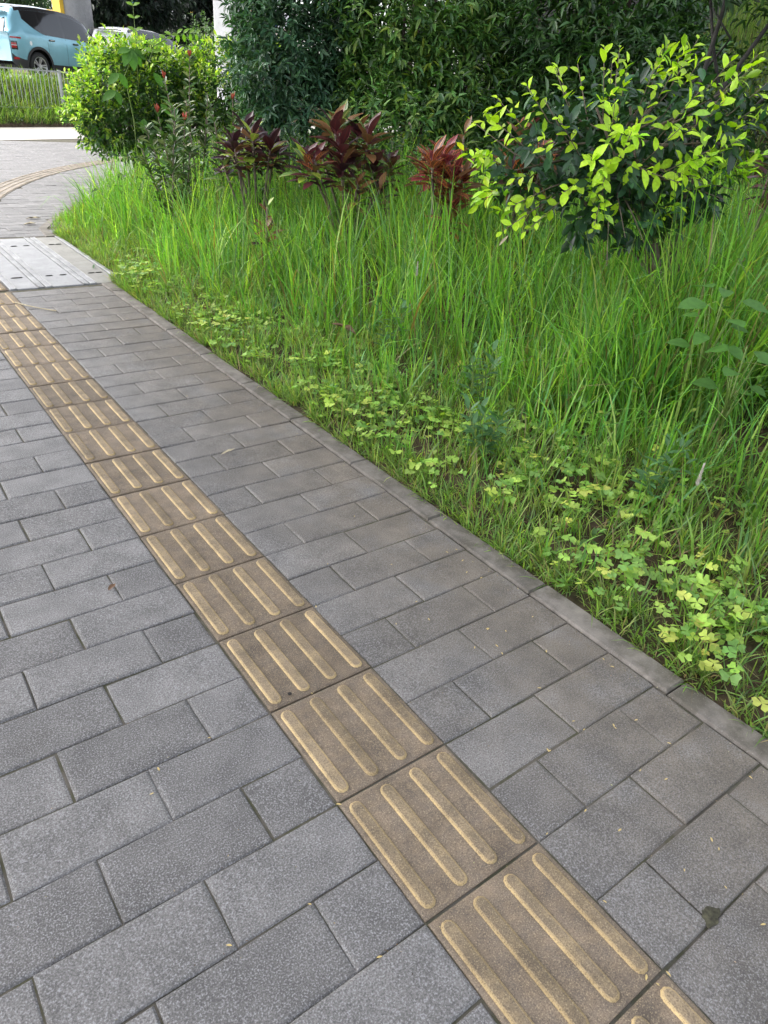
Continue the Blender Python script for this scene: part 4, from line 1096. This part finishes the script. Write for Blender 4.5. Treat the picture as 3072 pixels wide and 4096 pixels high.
def broad(label, x, y, h, n, sp):
    e = empty('broad_leaf_weed', (x, y, Z(x, y))); m = MB()
    for k in range(n):
        a = k * 2.4; hh = h * (0.62 + .38 * (k + 1) / n); p = Vector((math.cos(a) * sp * .5, math.sin(a) * sp * .5, hh))
        m.tube([(0, 0, hh * .6), p], [.003, .002], 4)
        leaf_part(random.choice(BW), e, p, (math.cos(a), math.sin(a), random.uniform(-.2, .35)), (-.15, -.25, 1), random.uniform(.75, 1.15))
    m.tube([(0, 0, 0), (0.01, 0, h * .5), (0, 0, h)], [.005, .004, .003], 5); m.build('stem', M_STEM, e, True)
    return tag(e, label, 'weed', 'broad leaved weeds at the right edge')
broad('taller broad-leaved weed at the right edge under the yellow-green bush', 2.06, 1.2, .72, 13, .13)
broad('lower broad-leaved weed nearer the camera at the right picture edge', 1.99, 1.02, .56, 8, .11)

# grass spikes
def spike(label, x, y, zt, lean):
    e = empty('grass_spike', (x, y, Z(x, y))); h = zt - Z(x, y)
    MB().tube([(0, 0, 0), (lean * .5, 0, h * .5), (lean, 0, h)], [.0016, .0013, .001], 4).build('stem', M_STEM, e)
    bagp = Bag(); n = 260; t = rng.random(n); a = rng.random(n) * 6.28
    P = np.stack([lean + .0 * t, 0 * t, h - .005 + t * .075], 1)
    D = np.stack([np.cos(a) * .55, np.sin(a) * .55, np.full(n, 1.0)], 1)
    bagp.leaves(T_SMALL, P, D, rng.normal(size=(n, 3)), rng.uniform(.008, .016, n) * (1.1 - .6 * t), np.full(n, .0014), palette(n, [(0.75, 0.72, 0.66)], None, .06))
    link('plume', bagp.mesh('plume'), M_STRAW, e)
    return tag(e, label, 'grass spike', 'white grass spikes')
spike('white fluffy grass spike standing in the middle of the tall grass', 1.82, 2.75, .50, .03)
spike('white fluffy grass spike at the lower right above the clover', 1.36, .74, .34, .02)

# ------------------------------------------------------------------ litter
M_PETAL = simple('petal', (0.55, 0.42, 0.17), .7); M_DEAD = simple('dead_leaf', (0.16, 0.09, 0.05), .8, var=.4, scale=40); M_PALEDEAD = simple('pale_dead_leaf', (0.42, 0.36, 0.24), .75, var=.25, scale=40)
PET = one_leaf('petal', .0105, .0036, .5, .1, 0, 2); PET.materials.append(M_PETAL)
PETALS = [(0.321, 0.301), (0.456, 0.222), (0.626, 0.293), (0.666, 0.245), (0.834, 0.134), (0.613, 0.104), (0.599, 0.076), (0.496, 0.089), (0.536, 0.02), (0.309, 0.144), (0.301, -0.002), (0.269, -0.004), (0.268, 0.014), (0.285, -0.039), (0.535, -0.061), (0.442, 0.295), (0.498, 0.448), (0.489, 0.448), (0.756, 0.31), (0.61, 0.447), (0.685, 0.412), (0.833, 1.046), (0.831, 0.822), (0.909, 0.737), (0.708, 0.812), (0.678, 0.85), (0.743, 0.69), (0.644, 0.79), (0.632, 0.748), (0.629, 0.601), (0.863, 0.591), (0.609, 0.481), (0.758, 0.395), (0.685, 0.411), (0.861, 0.548), (0.446, 1.353), (0.691, 1.562), (0.628, 1.249), (0.554, 0.979), (0.461, 1.01), (0.568, 1.055), (0.803, 1.09), (0.847, 1.152), (0.825, 1.219), (0.863, 1.215), (0.118, 0.897), (0.306, 1.196), (0.589, 0.815), (0.679, 0.85), (-0.156, 0.444), (-0.111, 0.301), (-0.004, 0.6), (-0.149, 0.904), (-0.309, 0.831), (-0.308, 0.458), (-0.28, 0.878), (0.241, 3.15), (0.562, 3.253), (0.61, 2.884), (0.783, 4.226)]
for (x, y) in PETALS:
    a = random.random() * 6.28
    o = bpy.data.objects.new('fallen_petal', PET); COL.objects.link(o)
    o.matrix_world = frame_mat((x, y, .0025), (math.cos(a), math.sin(a), .05), (0, 0, 1)) @ Matrix.Diagonal((random.uniform(.7, 1.25),) * 3 + (1,))
    tag(o, 'tiny pale yellow petal fallen on the paving', 'petal', 'yellow petals scattered on the paving')
def litter(name, label, cat, x, y, z, L, W, az, mat, dr=.15, fold=.5, up=.12):
    me = one_leaf(name, L, W, fold, dr, .1, 4, .08); me.materials.append(mat)
    o = bpy.data.objects.new(name, me); COL.objects.link(o); o.matrix_world = frame_mat((x, y, z), (math.cos(az), math.sin(az), up), (0.1, .05, 1))
    return tag(o, label, cat)
litter('dead_leaf', 'small crumpled reddish-brown leaf on the left grey pavers', 'leaf', -.175, 1.56, .006, .035, .016, .6, M_DEAD)
litter('dead_leaf', 'long curled brown-grey leaf lying on the pavers right of the tactile strip', 'leaf', .48, 2.22, .006, .075, .016, .25, M_PALEDEAD)
litter('dead_leaf', 'large brown dead leaf standing in the clover below the tall grass', 'leaf', 1.62, 2.95, .16, .15, .08, 2.2, M_DEAD, .3, .4, .5)
litter('dead_leaf', 'brown curled dead leaf in the grass near the right edge', 'leaf', 1.66, .93, .1, .075, .05, .2, M_DEAD, .3)
litter('dead_leaf', 'pale dry leaf on the paving corner just past the trench covers', 'leaf', .93, 7.62, .006, .13, .05, .1, M_PALEDEAD)
litter('dead_leaf', 'cream dry leaf against the kerb where the grass corner begins', 'leaf', 1.02, 7.95, .006, .15, .05, -.3, M_PALEDEAD)
litter('dead_leaf', 'green blade fallen across the weathered trench cover', 'leaf', .98, 5.6, .006, .13, .015, 1.2, M_WEED)
litter('yellow_leaf', 'withered yellow strap leaf hanging in the grass left of the yellow-green bush', 'leaf', 2.42, 2.75, .62, .12, .018, .35, M_PALEDEAD, .1, .4, .45)
tw = MB().tube([(.264, 4.81, .008), (.31, 4.70, .012), (.37, 4.62, .008), (.441, 4.54, .006)], [.004, .004, .003, .005], 6).build('dry_twig', M_PALEDEAD)
tag(tw, 'long thin dry twig lying across the tactile strip and pavers', 'twig')
for (x, y, r, lb) in ((.068, .925, .0055, 'small black gum spot on a raised bar of the tactile strip'), (.263, .70, .0065, 'black gum spot beside a raised bar, right side of the tactile strip')):
    o = MB().add([(x + r * math.cos(a), y + r * math.sin(a), .0068 if x < .1 else .0022) for a in np.linspace(0, 6.28, 11)[:-1]] + [(x, y, .008 if x < .1 else .0035)], [(k, (k + 1) % 10, 10) for k in range(10)]).build('gum_spot', M_SLOT)
    tag(o, lb, 'gum spot')

MO = MB(); kk = 28
rad = lambda a: .020 + .006 * math.sin(a + 1) + .004 * math.sin(2 * a) + .0025 * math.sin(5 * a + 2)
MO.add([(.455 + rad(k * 6.283 / kk) * 1.2 * math.cos(k * 6.283 / kk), .006 + rad(k * 6.283 / kk) * .8 * math.sin(k * 6.283 / kk), .0016) for k in range(kk)] + [(.455, .006, .0034)], [(k, (k + 1) % kk, kk) for k in range(kk)])
tag(MO.build('moss_patch', simple('moss', (0.055, 0.052, 0.032), .95, var=.6, scale=90)), 'dark moss patch at a paver corner, bottom right beside the tactile strip', 'moss')
# fine debris caught in the joints and along the kerb
bag = Bag(); n = 1500
k = rng.integers(0, 3, n); x = rng.uniform(-.9, .9, n); y = rng.uniform(-.3, 5.1, n)
y = np.where(k == 0, np.round(y / .15) * .15 + rng.normal(0, .004, n), y); x = np.where(k == 1, .895 - np.abs(rng.normal(0, .03, n)), x)
D = np.stack([np.cos(x * 900), np.sin(x * 900), np.full(n, .05)], 1)
bag.leaves(T_SMALL, np.stack([x, y, np.full(n, .003)], 1), D, np.tile([[0, 0, 1.0]], (n, 1)) + rng.normal(0, .2, (n, 3)), rng.uniform(.002, .009, n) * np.where(k == 2, .6, 1), rng.uniform(.001, .0022, n), palette(n, [(0.3, 0.22, 0.12), (0.12, 0.08, 0.05), (0.2, 0.17, 0.12), (0.45, 0.38, 0.22)], None, .2))
tag(link('fine_litter', bag.mesh('fine_litter'), M_STRAW), 'fine dry plant litter caught in the paving joints', 'litter', kind='stuff')
# ------------------------------------------------------------------ grass on the roadside bank
bag = Bag(); n = 26000
u = rng.uniform(-9, 14, n); s = rng.uniform(0.05, 1.72, n)
p = R0[None] + RU[None] * u[:, None] + RN[None] * s[:, None]
z = bank_z(s)
Vb, f4, f3, bi = blades(n, np.stack([p[:, 0], p[:, 1], z], 1), rng.uniform(.12, .40, n) * np.where(s > 1.3, 1.1, 1), rng.uniform(.009, .017, n), np.abs(rng.normal(.35, .25, n)), np.abs(rng.normal(.7, .4, n)), 3)
bag.raw(Vb, f4, f3, palette(n, [(0.2, 0.33, 0.07), (0.28, 0.40, 0.1), (0.13, 0.25, 0.05), (0.36, 0.4, 0.15)], [4, 3, 3, 1], .18)[bi])
n = 5000; u = rng.uniform(-9, 14, n); s = rng.uniform(0.02, 0.6, n); p = R0[None] + RU[None] * u[:, None] + RN[None] * s[:, None]
P = np.stack([p[:, 0], p[:, 1], bank_z(s) + rng.uniform(.02, .14, n)], 1)
bag.leaves(T_SMALL, P, rng.normal(size=(n, 3)) + np.array([0, 0, .3]), rng.normal(size=(n, 3)) * .5 + np.array([0, 0, 1]), rng.uniform(.05, .10, n), rng.uniform(.03, .05, n), palette(n, [(0.05, 0.09, 0.03), (0.08, 0.13, 0.04)], None, .2))
tag(link('bank_grass', bag.mesh('bank_grass'), M_GRASS), 'long sunlit grass on the roadside bank', 'grass', kind='stuff')

# ------------------------------------------------------------------ roadside fence
FS = 0.55; fz0 = float(bank_z(FS)); FH = 0.98
e = empty('roadside_fence', rp(1.5, FS, fz0), math.atan2(RU[1], RU[0]))
BARM = MB().tube([(0, 0, .06), (0, 0, FH - .01)], .008, 6).mesh('bar'); BARM.materials.append(M_FENCE)
POSTM = MB().box((0, 0, FH / 2 - .1), (.065, .065, FH + .22)).box((0, 0, FH + .015), (.075, .075, .012)).mesh('post'); POSTM.materials.append(M_FENCE)
PITCH = 0.135; x = -6.0
for k in range(6):
    x0 = -5.72 + k * 2.3
    link('post', POSTM, None, e, (x0, 0, 0))
    if k < 5:
        L = 2.3
        MB().box((x0 + L / 2, 0, FH - .02), (L - .07, .03, .035)).build('rail', M_FENCE, e)
        MB().box((x0 + L / 2, 0, .10), (L - .07, .025, .03)).build('rail', M_FENCE, e)
        nb = int((L - .1) / PITCH)
        for j in range(nb):
            link('bar', BARM, None, e, (x0 + (j + 1) * L / (nb + 1), 0, 0), (random.gauss(0, .012), random.gauss(0, .01), 0))
tag(e, 'low pale metal bar fence on the grassy bank below the road', 'fence')

# ------------------------------------------------------------------ cars
def paint(name, c, metal=0.35, rough=0.32):
    n = NT(name); lw = n.n('ShaderNodeLayerWeight'); lw.inputs[0].default_value = .35
    col = n.mix(lw.outputs[1], c, tuple(min(1, q * 1.15 + .02) for q in c))
    d = n.maprange(n.noise(3, 3, vec=n.coord('Object')), .3, .7, .93, 1.05)
    return n.done(n.bsdf(n.mix(1.0, col, d, 'MULTIPLY'), rough, metal, .5, coat=.8))
M_BLUE = paint('light_blue_paint', (0.2, 0.44, 0.54)); M_WHITEP = paint('white_paint', (0.78, 0.79, 0.8), 0.0)
M_GLASS = simple('tinted_glass', (0.012, 0.014, 0.017), .06, 0, .6, .3, 0)
M_BLACKG = simple('gloss_black', (0.018, 0.019, 0.022), .14, 0, .6, .6, 0)
M_PLASTIC = simple('black_plastic', (0.03, 0.03, 0.032), .6)
M_TYRE = simple('tyre_rubber', (0.022, 0.022, 0.023), .8)
M_ALLOY = simple('alloy', (0.5, 0.5, 0.52), .3, .8, var=.05)
M_RED = simple('tail_lamp_red', (0.35, 0.012, 0.015), .12, 0, .6, .6, 0)
M_CLEAR = simple('lamp_clear', (0.55, 0.55, 0.57), .1, 0, .6, .4, 0)
M_LINER = simple('wheel_well', (0.012, 0.012, 0.013), .9)
M_CHROME = simple('chrome', (0.75, 0.76, 0.78), .12, 1.0, var=0)

def make_car(label, loc, az, M_PAINT, H=1.66, roof_black=True, cat='car'):
    e = empty('car', loc, math.pi / 2 - az)         # local x forward, y left
    WB, RO, FO, W = 2.72, 0.86, 0.86, 0.92          # wheelbase, overhangs, half width
    R, AR = 0.345, 0.425
    xs = sorted(set([-.86, -.84, -.78, -.68, -.55, .55, .8, 1.1, 1.36, 1.7, 1.95, 2.17, 3.27, 3.4, 3.5, 3.57, 3.6] + [AR * math.cos(a) for a in np.linspace(0, math.pi, 13)] + [WB + AR * math.cos(a) for a in np.linspace(0, math.pi, 13)]))
    sill = lambda x: np.interp(x, [-.86, -.8, -.5, 3.2, 3.6], [.42, .34, .27, .27, .36])
    belt = lambda x: np.interp(x, [-.86, -.7, 0, 1.5, 2.4, 3.0, 3.45, 3.6], [1.10, 1.15, 1.13, 1.08, 1.04, .99, .86, .62])
    roof = lambda x: np.interp(x, [-.86, -.80, -.70, -.55, -.3, .3, 1.1, 1.6, 2.0, 2.45, 2.75, 3.3, 3.6], [1.07, 1.16, 1.42, H - .08, H - .03, H, H - .01, H - .06, H - .19, 1.15, 1.03, .93, .64])
    hw = lambda x: np.interp(x, [-.86, -.83, -.75, -.5, .3, 2.6, 3.2, 3.5, 3.6], [.76, .81, .86, .90, W, W, .87, .74, .60])
    def bot(x):
        b = sill(x)
        for c in (0, WB):
            if abs(x - c) < AR: b = max(b, R + math.sqrt(max(AR * AR - (x - c) ** 2, 0)) * 1.0)
        return b
    def side_y(x, z):
        """half width of the body side at height z"""
        h = hw(x); b = belt(x)
        f = np.interp(z, [.2, .45, .62, .8, b - .06, b], [.93, .985, .99, 1.0, .985, .955])
        if z <= b: return h * f
        t = (z - b) / max(roof(x) - b, .02)
        return h * (.955 - .20 * min(t, 1) ** 1.15)
    m = MB(); rf = MB(); rings = []
    for x in xs:
        zb = bot(x); b = max(belt(x), zb + .05); pts = []
        for t in (0, .12, .3, .5, .7, .86, 1.0):
            z = zb + (b - zb) * t; pts.append((x, side_y(x, z), z))
        r = max(roof(x), b + .01)
        for t in (.35, .7, .93): z = b + (r - b) * t; pts.append((x, side_y(x, z), z))
        pts += [(x, side_y(x, r) * .86, r + .012), (x, side_y(x, r) * .5, r + .03), (x, 0, r + .035)]
        rings.append(pts)
    k = len(rings[0]); V = []; 
    for pts in rings: V += pts + [(p[0], -p[1], p[2]) for p in pts]
    Fb = []
    for i in range(len(xs) - 1):
        for j in range(k - 1):
            a, c = i * 2 * k, (i + 1) * 2 * k
            Fb.append((a + j, a + j + 1, c + j + 1, c + j)); Fb.append((a + k + j, c + k + j, c + k + j + 1, a + k + j + 1))
    for i in (0, len(xs) - 1):
        a = i * 2 * k; Fb.append(tuple([a + j for j in range(k)] + [a + k + j for j in range(k - 2, -1, -1)]))
    m.add(V, Fb); m.build('body', M_PAINT, e, True)
    def panel(name, pts, mat, off, side=-1, nx=6, parent=None):
        """patch lying on the side surface: pts = bottom and top curves [(x,zbot,ztop)]"""
        Vp = []; nz = 5
        for x, z0, z1 in pts:
            for t in np.linspace(0, 1, nz): z = z0 + (z1 - z0) * t; Vp.append((x, side * (side_y(x, z) + off), z))
        Fp = [(i * nz + j, (i + 1) * nz + j, (i + 1) * nz + j + 1, i * nz + j + 1) if side > 0 else (i * nz + j, i * nz + j + 1, (i + 1) * nz + j + 1, (i + 1) * nz + j) for i in range(len(pts) - 1) for j in range(nz - 1)]
        q = MB(); q.add(Vp, Fp); return q.build(name, mat, parent or e, True)
    zt = lambda x: roof(x) - .10
    zl = lambda x: belt(x) + .02
    for sd in (-1, 1):
        xx = np.linspace(-.34, 2.42, 26)
        lo = lambda x: max(zl(x), zl(x) + np.interp(x, [-.34, -.05, .28], [.30, .12, 0]))
        panel('window_trim', [(x, lo(x) - .018, max(zt(x) + .018, lo(x) - .01)) for x in xx], M_BLACKG, .004, sd)
        for (a, b2) in ((-.29, .18), (.23, 1.02), (1.09, 2.3)):
            panel('side_window', [(x, lo(x), max(zt(x), lo(x) + .005)) for x in np.linspace(a, b2, 9)], M_GLASS, .008, sd)
        panel('roof_rail', [(x, zt(x) + .02, roof(x) - .002) for x in np.linspace(-.5, 2.3, 24)], M_BLACKG, .005, sd)
        # black lower cladding and arch trims
        panel('sill_cladding', [(x, sill(x) - .02, sill(x) + .14) for x in np.linspace(.46, 2.26, 9)], M_PLASTIC, .012, sd)
        panel('bumper_cladding', [(x, sill(x) - .02, sill(x) + .2) for x in np.linspace(-.85, -.45, 7)], M_PLASTIC, .012, sd)
        panel('bumper_cladding', [(x, sill(x) - .02, sill(x) + .17) for x in np.linspace(3.18, 3.58, 7)], M_PLASTIC, .012, sd)
        for c in (0, WB):
            Vp = []; Fp = []; na = 22
            for i, a in enumerate(np.linspace(-.25, math.pi + .25, na)):
                for rr in (AR - .012, AR + .055):
                    x, z = c + rr * math.cos(a), R + rr * math.sin(a); Vp.append((x, sd * (side_y(x, max(z, .3)) + .014), z))
                if i: Fp.append((2 * i - 2, 2 * i - 1, 2 * i + 1, 2 * i))
            q = MB(); q.add(Vp, Fp); q.build('arch_trim', M_PLASTIC, e, True)
        # door seams, handles
        for xd in (.36, 1.06, 2.1):
            panel('door_seam', [(xd, sill(xd) + .15, belt(xd)), (xd + .008, sill(xd) + .15, belt(xd))], M_LINER, .003, sd)
        for xd in (.42, 1.32):
            z = belt(xd) - .11; y = sd * (side_y(xd, z) + .012)
            q = MB().box((xd + .1, y, z), (.21, .02, .045)); bevel(q.build('door_handle', M_BLACKG, e), .008, 2)
            MB().box((xd + .1, y + sd * .012, z + .004), (.15, .012, .016)).build('door_handle', M_CHROME, e)
        # tail lamp wrapping the corner and the slim lamp above it
        panel('tail_lamp', [(x, .70, .90) for x in np.linspace(-.845, -.70, 6)], M_BLACKG, .008, sd)
        panel('tail_lamp', [(x, .74, .86) for x in np.linspace(-.845, -.735, 6)], M_RED, .012, sd)
        panel('tail_lamp', [(x, .795, .81) for x in np.linspace(-.845, -.715, 6)], M_CLEAR, .015, sd)
        panel('light_bar', [(x, .965, 1.005) for x in np.linspace(-.845, -.56, 8)], M_RED, .008, sd)
        panel('headlight', [(x, .66, .78) for x in np.linspace(3.3, 3.57, 6)], M_CLEAR, .008, sd)
        panel('reflector', [(x, .47, .52) for x in np.linspace(-.83, -.7, 4)], M_RED, .016, sd)
        MB().box((2.2, sd * (W + .06), 1.08), (.16, .2, .13)).build('wing_mirror', M_BLACKG, e)
    # roof skin and rear glass
    Vp = []; Fp = []; xr = np.linspace(-.62, 2.0, 18); ny2 = 9
    for x in xr:
        for q2 in np.linspace(-1, 1, ny2):
            r = roof(x); Vp.append((x, q2 * (side_y(x, r - .03) + .006), r + .02 + .034 * (1 - q2 * q2) - (.05 if abs(q2) == 1 else 0)))
    Fp = [(i * ny2 + j, (i + 1) * ny2 + j, (i + 1) * ny2 + j + 1, i * ny2 + j + 1) for i in range(17) for j in range(ny2 - 1)]
    q = MB(); q.add(Vp, Fp); q.build('roof', M_BLACKG if roof_black else M_PAINT, e, True)
    q = MB(); q.add([(-.875, -.6, 1.10), (-.875, .6, 1.10), (-.66, .54, 1.50), (-.66, -.54, 1.50)], [(0, 3, 2, 1)]); q.build('rear_window', M_GLASS, e)
    q = MB(); q.add([(2.62, -.74, 1.09), (2.62, .74, 1.09), (2.02, .58, H - .18), (2.02, -.58, H - .18)], [(0, 1, 2, 3)]); q.build('windscreen', M_GLASS, e)
    MB().box((-.74, 0, H - .09), (.22, 1.1, .03)).build('spoiler', M_BLACKG, e)
    MB().box((-.885, 0, .78), (.012, .5, .16)).build('number_plate', M_GREENPLATE, e)
    panel('fuel_flap', [(x, .80, .96) for x in np.linspace(-.34, -.17, 4)], M_PAINT, .006, -1)
    q = MB(); q.add([(-.255 + .045 * math.cos(a), -(side_y(-.25, .88) + .012), .885 + .055 * math.sin(a)) for a in np.linspace(0, 6.28, 17)[:-1]], [tuple(range(16))]); q.build('flap_sticker', M_STICK, e)
    MB().box((1.36, 0, .30), (4.2, 1.6, .08)).build('underbody', M_LINER, e)
    MB().box((1.36, 0, .72), (3.9, 1.3, .8)).build('wheel_well', M_LINER, e)
    # wheels
    prof = [(R * .62, -.10), (R * .72, -.112), (R * .93, -.108), (R, -.07), (R, .07), (R * .93, .108), (R * .62, .10)]
    ns = 26; q = MB(); Vw = [(r * math.cos(a), y, r * math.sin(a)) for a in np.linspace(0, 2 * math.pi, ns + 1)[:-1] for r, y in prof]; kp = len(prof)
    q.add(Vw, [(i * kp + j, ((i + 1) % ns) * kp + j, ((i + 1) % ns) * kp + j + 1, i * kp + j + 1) for i in range(ns) for j in range(kp - 1)])
    tyre = q.mesh('tyre', True); tyre.materials.append(M_TYRE)
    q = MB()
    for s5 in range(5):
        a = s5 * 2 * math.pi / 5; 
        for da in (-.16, .16):
            q.add([(.05 * math.cos(a + da * 2), -.085, .05 * math.sin(a + da * 2)), (.215 * math.cos(a + da - .09), -.095, .215 * math.sin(a + da - .09)), (.215 * math.cos(a + da + .09), -.095, .215 * math.sin(a + da + .09)), (.05 * math.cos(a + da * 2 + .5), -.085, .05 * math.sin(a + da * 2 + .5)),
                   (.05 * math.cos(a + da * 2), -.05, .05 * math.sin(a + da * 2)), (.215 * math.cos(a + da - .09), -.05, .215 * math.sin(a + da - .09)), (.215 * math.cos(a + da + .09), -.05, .215 * math.sin(a + da + .09)), (.05 * math.cos(a + da * 2 + .5), -.05, .05 * math.sin(a + da * 2 + .5))],
                  [(0, 1, 2, 3), (0, 4, 5, 1), (2, 6, 7, 3)])
    na = 30; Vw = []
    for a in np.linspace(0, 2 * math.pi, na + 1)[:-1]:
        for r, y in ((.235, -.06), (.235, -.108), (.212, -.10), (.212, .05)): Vw.append((r * math.cos(a), y, r * math.sin(a)))
    q.add(Vw, [(i * 4 + j, ((i + 1) % na) * 4 + j, ((i + 1) % na) * 4 + j + 1, i * 4 + j + 1) for i in range(na) for j in range(3)])
    q.tube([(0, -.10, 0), (0, -.02, 0)], .055, 14)
    rim = q.mesh('rim'); rim.materials.append(M_ALLOY)
    q = MB(); q.add([(.21 * math.cos(a), 0, .21 * math.sin(a)) for a in np.linspace(0, 6.28, 25)[:-1]], [tuple(range(24))]); disc = q.mesh('brake_disc'); disc.materials.append(M_LINER)
    for cx in (0, WB):
        for sd in (-1, 1):
            w = link('wheel', tyre, None, e, (cx, sd * .775, R), (0, 0, 0 if sd < 0 else math.pi))
            link('rim', rim, None, w); link('brake_disc', disc, None, w, (0, -.02, 0))
    return tag(e, label, cat)
M_GREENPLATE = simple('number_plate_green', (0.35, 0.62, 0.42), .5, var=0); M_STICK = simple('pale_sticker', (0.75, 0.78, 0.8), .5, var=0)
CAR_AZ = math.radians(60)
make_car('light blue sport utility car with black roof parked on the road above the fence', (5.05, 25.9, 1.03), CAR_AZ, M_BLUE, 1.76)
make_car('white car on the road, mostly hidden behind the golden bush', (9.4, 29.6, 1.03), math.radians(58), M_WHITEP, 1.70, False)

# ------------------------------------------------------------------ trees and building beyond the road
def far_tree(label, x, y, z, h, blobs, n, nl, L, W, cols, trunk=.16, mat=None, group='trees beyond the road', tmpl=T_OVAL, name='tree', droop=.5):
    e = empty(name, (x, y, z)); m = MB(); c = blobs[0]
    m.tube([(0, 0, -.1), (.05, .03, h * .4), (c[0], c[1], c[2])], [trunk, trunk * .85, trunk * .5], 8)
    for b in blobs[1:]:
        m.tube([(.05, .03, h * .4), (b[0] * .6, b[1] * .6, h * .4 + (b[2] - h * .4) * .7), (b[0], b[1], b[2])], [trunk * .5, trunk * .35, trunk * .15], 6)
    m.build('trunk', M_BARK, e, True)
    bag = Bag(); P, N = blob_points(blobs, n, .5)
    twig_leaves(bag, tmpl, P, N, nl, L, W, cols, None, length=L * 2.2, droop=droop)
    f = link('crown', bag.mesh('crown'), mat or M_FAR, e); f['kind'] = 'stuff'
    return tag(e, label, 'tree', group)
DG = [(0.04, 0.085, 0.03), (0.06, 0.12, 0.04), (0.03, 0.06, 0.025)]
MG = [(0.08, 0.15, 0.045), (0.11, 0.2, 0.06), (0.06, 0.12, 0.035)]
VD = [(0.012, 0.022, 0.016), (0.018, 0.032, 0.02)]
far_tree('dense green tree beyond the road above the blue car roof', 8.5, 46, 1.0, 4, [(0, 0, 3.2, 2.6, 2.4, 2.2), (-2.8, .5, 2.8, 2.2, 2, 2), (1.5, 0, 4.2, 2, 2, 1.8)], 1200, 7, .28, .1, DG)
far_tree('tree with dark hanging leaves between the two round columns', 11.0, 33.5, 1.0, 5, [(0, 0, 3.3, 1.5, 1.4, 1.5), (1.2, -.3, 3.0, 1.0, 1.0, 1.1), (-.9, .3, 2.6, 1.0, 1.0, 1.1), (.4, 0, 4.6, 1.8, 1.8, 1.2)], 900, 9, .30, .11, VD, droop=.9)
far_tree('tree with dark hanging leaves right of the dark column', 15.2, 36.5, 1.0, 5, [(0, 0, 3.3, 1.1, 1.1, 1.3), (-.6, 0, 2.3, .8, .8, .8), (.6, .3, 4.3, 1.5, 1.5, 1.2)], 560, 9, .30, .11, VD, droop=.9)
far_tree('bright green tree behind the grey columns, in the sun', 13.5, 52, 1.0, 4, [(0, 0, 3.4, 2.8, 2.5, 2.2), (3.5, -1, 2.6, 2.2, 2, 1.9), (-3, .5, 3.2, 2.2, 2, 2)], 1100, 7, .3, .13, MG)
far_tree('rounded green bush left of the white pillar above the golden bush', 11.0, 25.2, .6, 2, [(0, 0, 1.6, 1.0, 1.0, .95), (.7, -.3, 1.2, .7, .7, .7), (-.5, .2, 1.0, .7, .7, .7)], 620, 8, .13, .05, MG, .06, None, None, name='bush')
far_tree('green tree far right behind the white pillar and dark shrubs', 14.5, 19.5, .8, 4, [(0, 0, 3.0, 2.2, 2.2, 2.0), (2, -2.5, 2.8, 2, 2, 1.8), (4, -4, 3, 2.2, 2.2, 2)], 900, 7, .22, .09, MG)
b = empty('building', (37, 84, 1.0)); rz = math.radians(-24)
MB().box((0, 0, 9), (17, 10, 18), rz).build('wall', simple('cream_render', (0.62, 0.54, 0.45), .8, var=.08, scale=.4), b)
R2 = Matrix.Rotation(rz, 3, 'Z')
for zz in (4.2, 10.2):
    c = R2 @ Vector((0, -5.06, zz)); MB().box(c, (17, .2, .35), rz).build('ledge', M_WHITEWALL, b)
def mural():
    n = NT('mural_paint'); p = n.coord('Object')
    mp = n.n('ShaderNodeMapping'); mp.inputs['Scale'].default_value = (1, 1, .7); n.l(p, mp.inputs[0])
    v = n.n('ShaderNodeTexVoronoi', feature='F1'); v.inputs['Scale'].default_value = .9; n.l(mp.outputs[0], v.inputs['Vector'])
    s = n.n('ShaderNodeSeparateColor'); n.l(v.outputs['Color'], s.inputs[0])
    r = n.n('ShaderNodeValToRGB'); r.color_ramp.interpolation = 'CONSTANT'
    stops = [(0, (0.05, 0.18, 0.6)), (.25, (0.75, 0.75, 0.78)), (.42, (0.1, 0.42, 0.75)), (.58, (0.7, 0.1, 0.1)), (.72, (0.8, 0.62, 0.12)), (.84, (0.1, 0.4, 0.3))]
    while len(r.color_ramp.elements) < len(stops): r.color_ramp.elements.new(.5)
    for el, (q, c) in zip(r.color_ramp.elements, stops): el.position = q; el.color = (*c, 1)
    n.l(s.outputs[0], r.inputs[0]); return n.done(n.bsdf(r.outputs[0], .7))
MB().box(R2 @ Vector((0, -5.1, 7.4)), (16, .12, 3.6), rz).build('mural_panel', mural(), b)
for i in range(4):
    c = R2 @ Vector((-6.6 + i * 4.4, -5.04, 2.2)); w = MB().box(c, (1.8, .1, 2.0), rz).build('window', M_GLASS, b)
    MB().box(R2 @ Vector((-6.6 + i * 4.4, -5.1, 1.15)), (2.0, .2, .1), rz).build('sill', M_WHITEWALL, w)
tag(b, 'cream building far beyond the road with a colourful painted band', 'building')
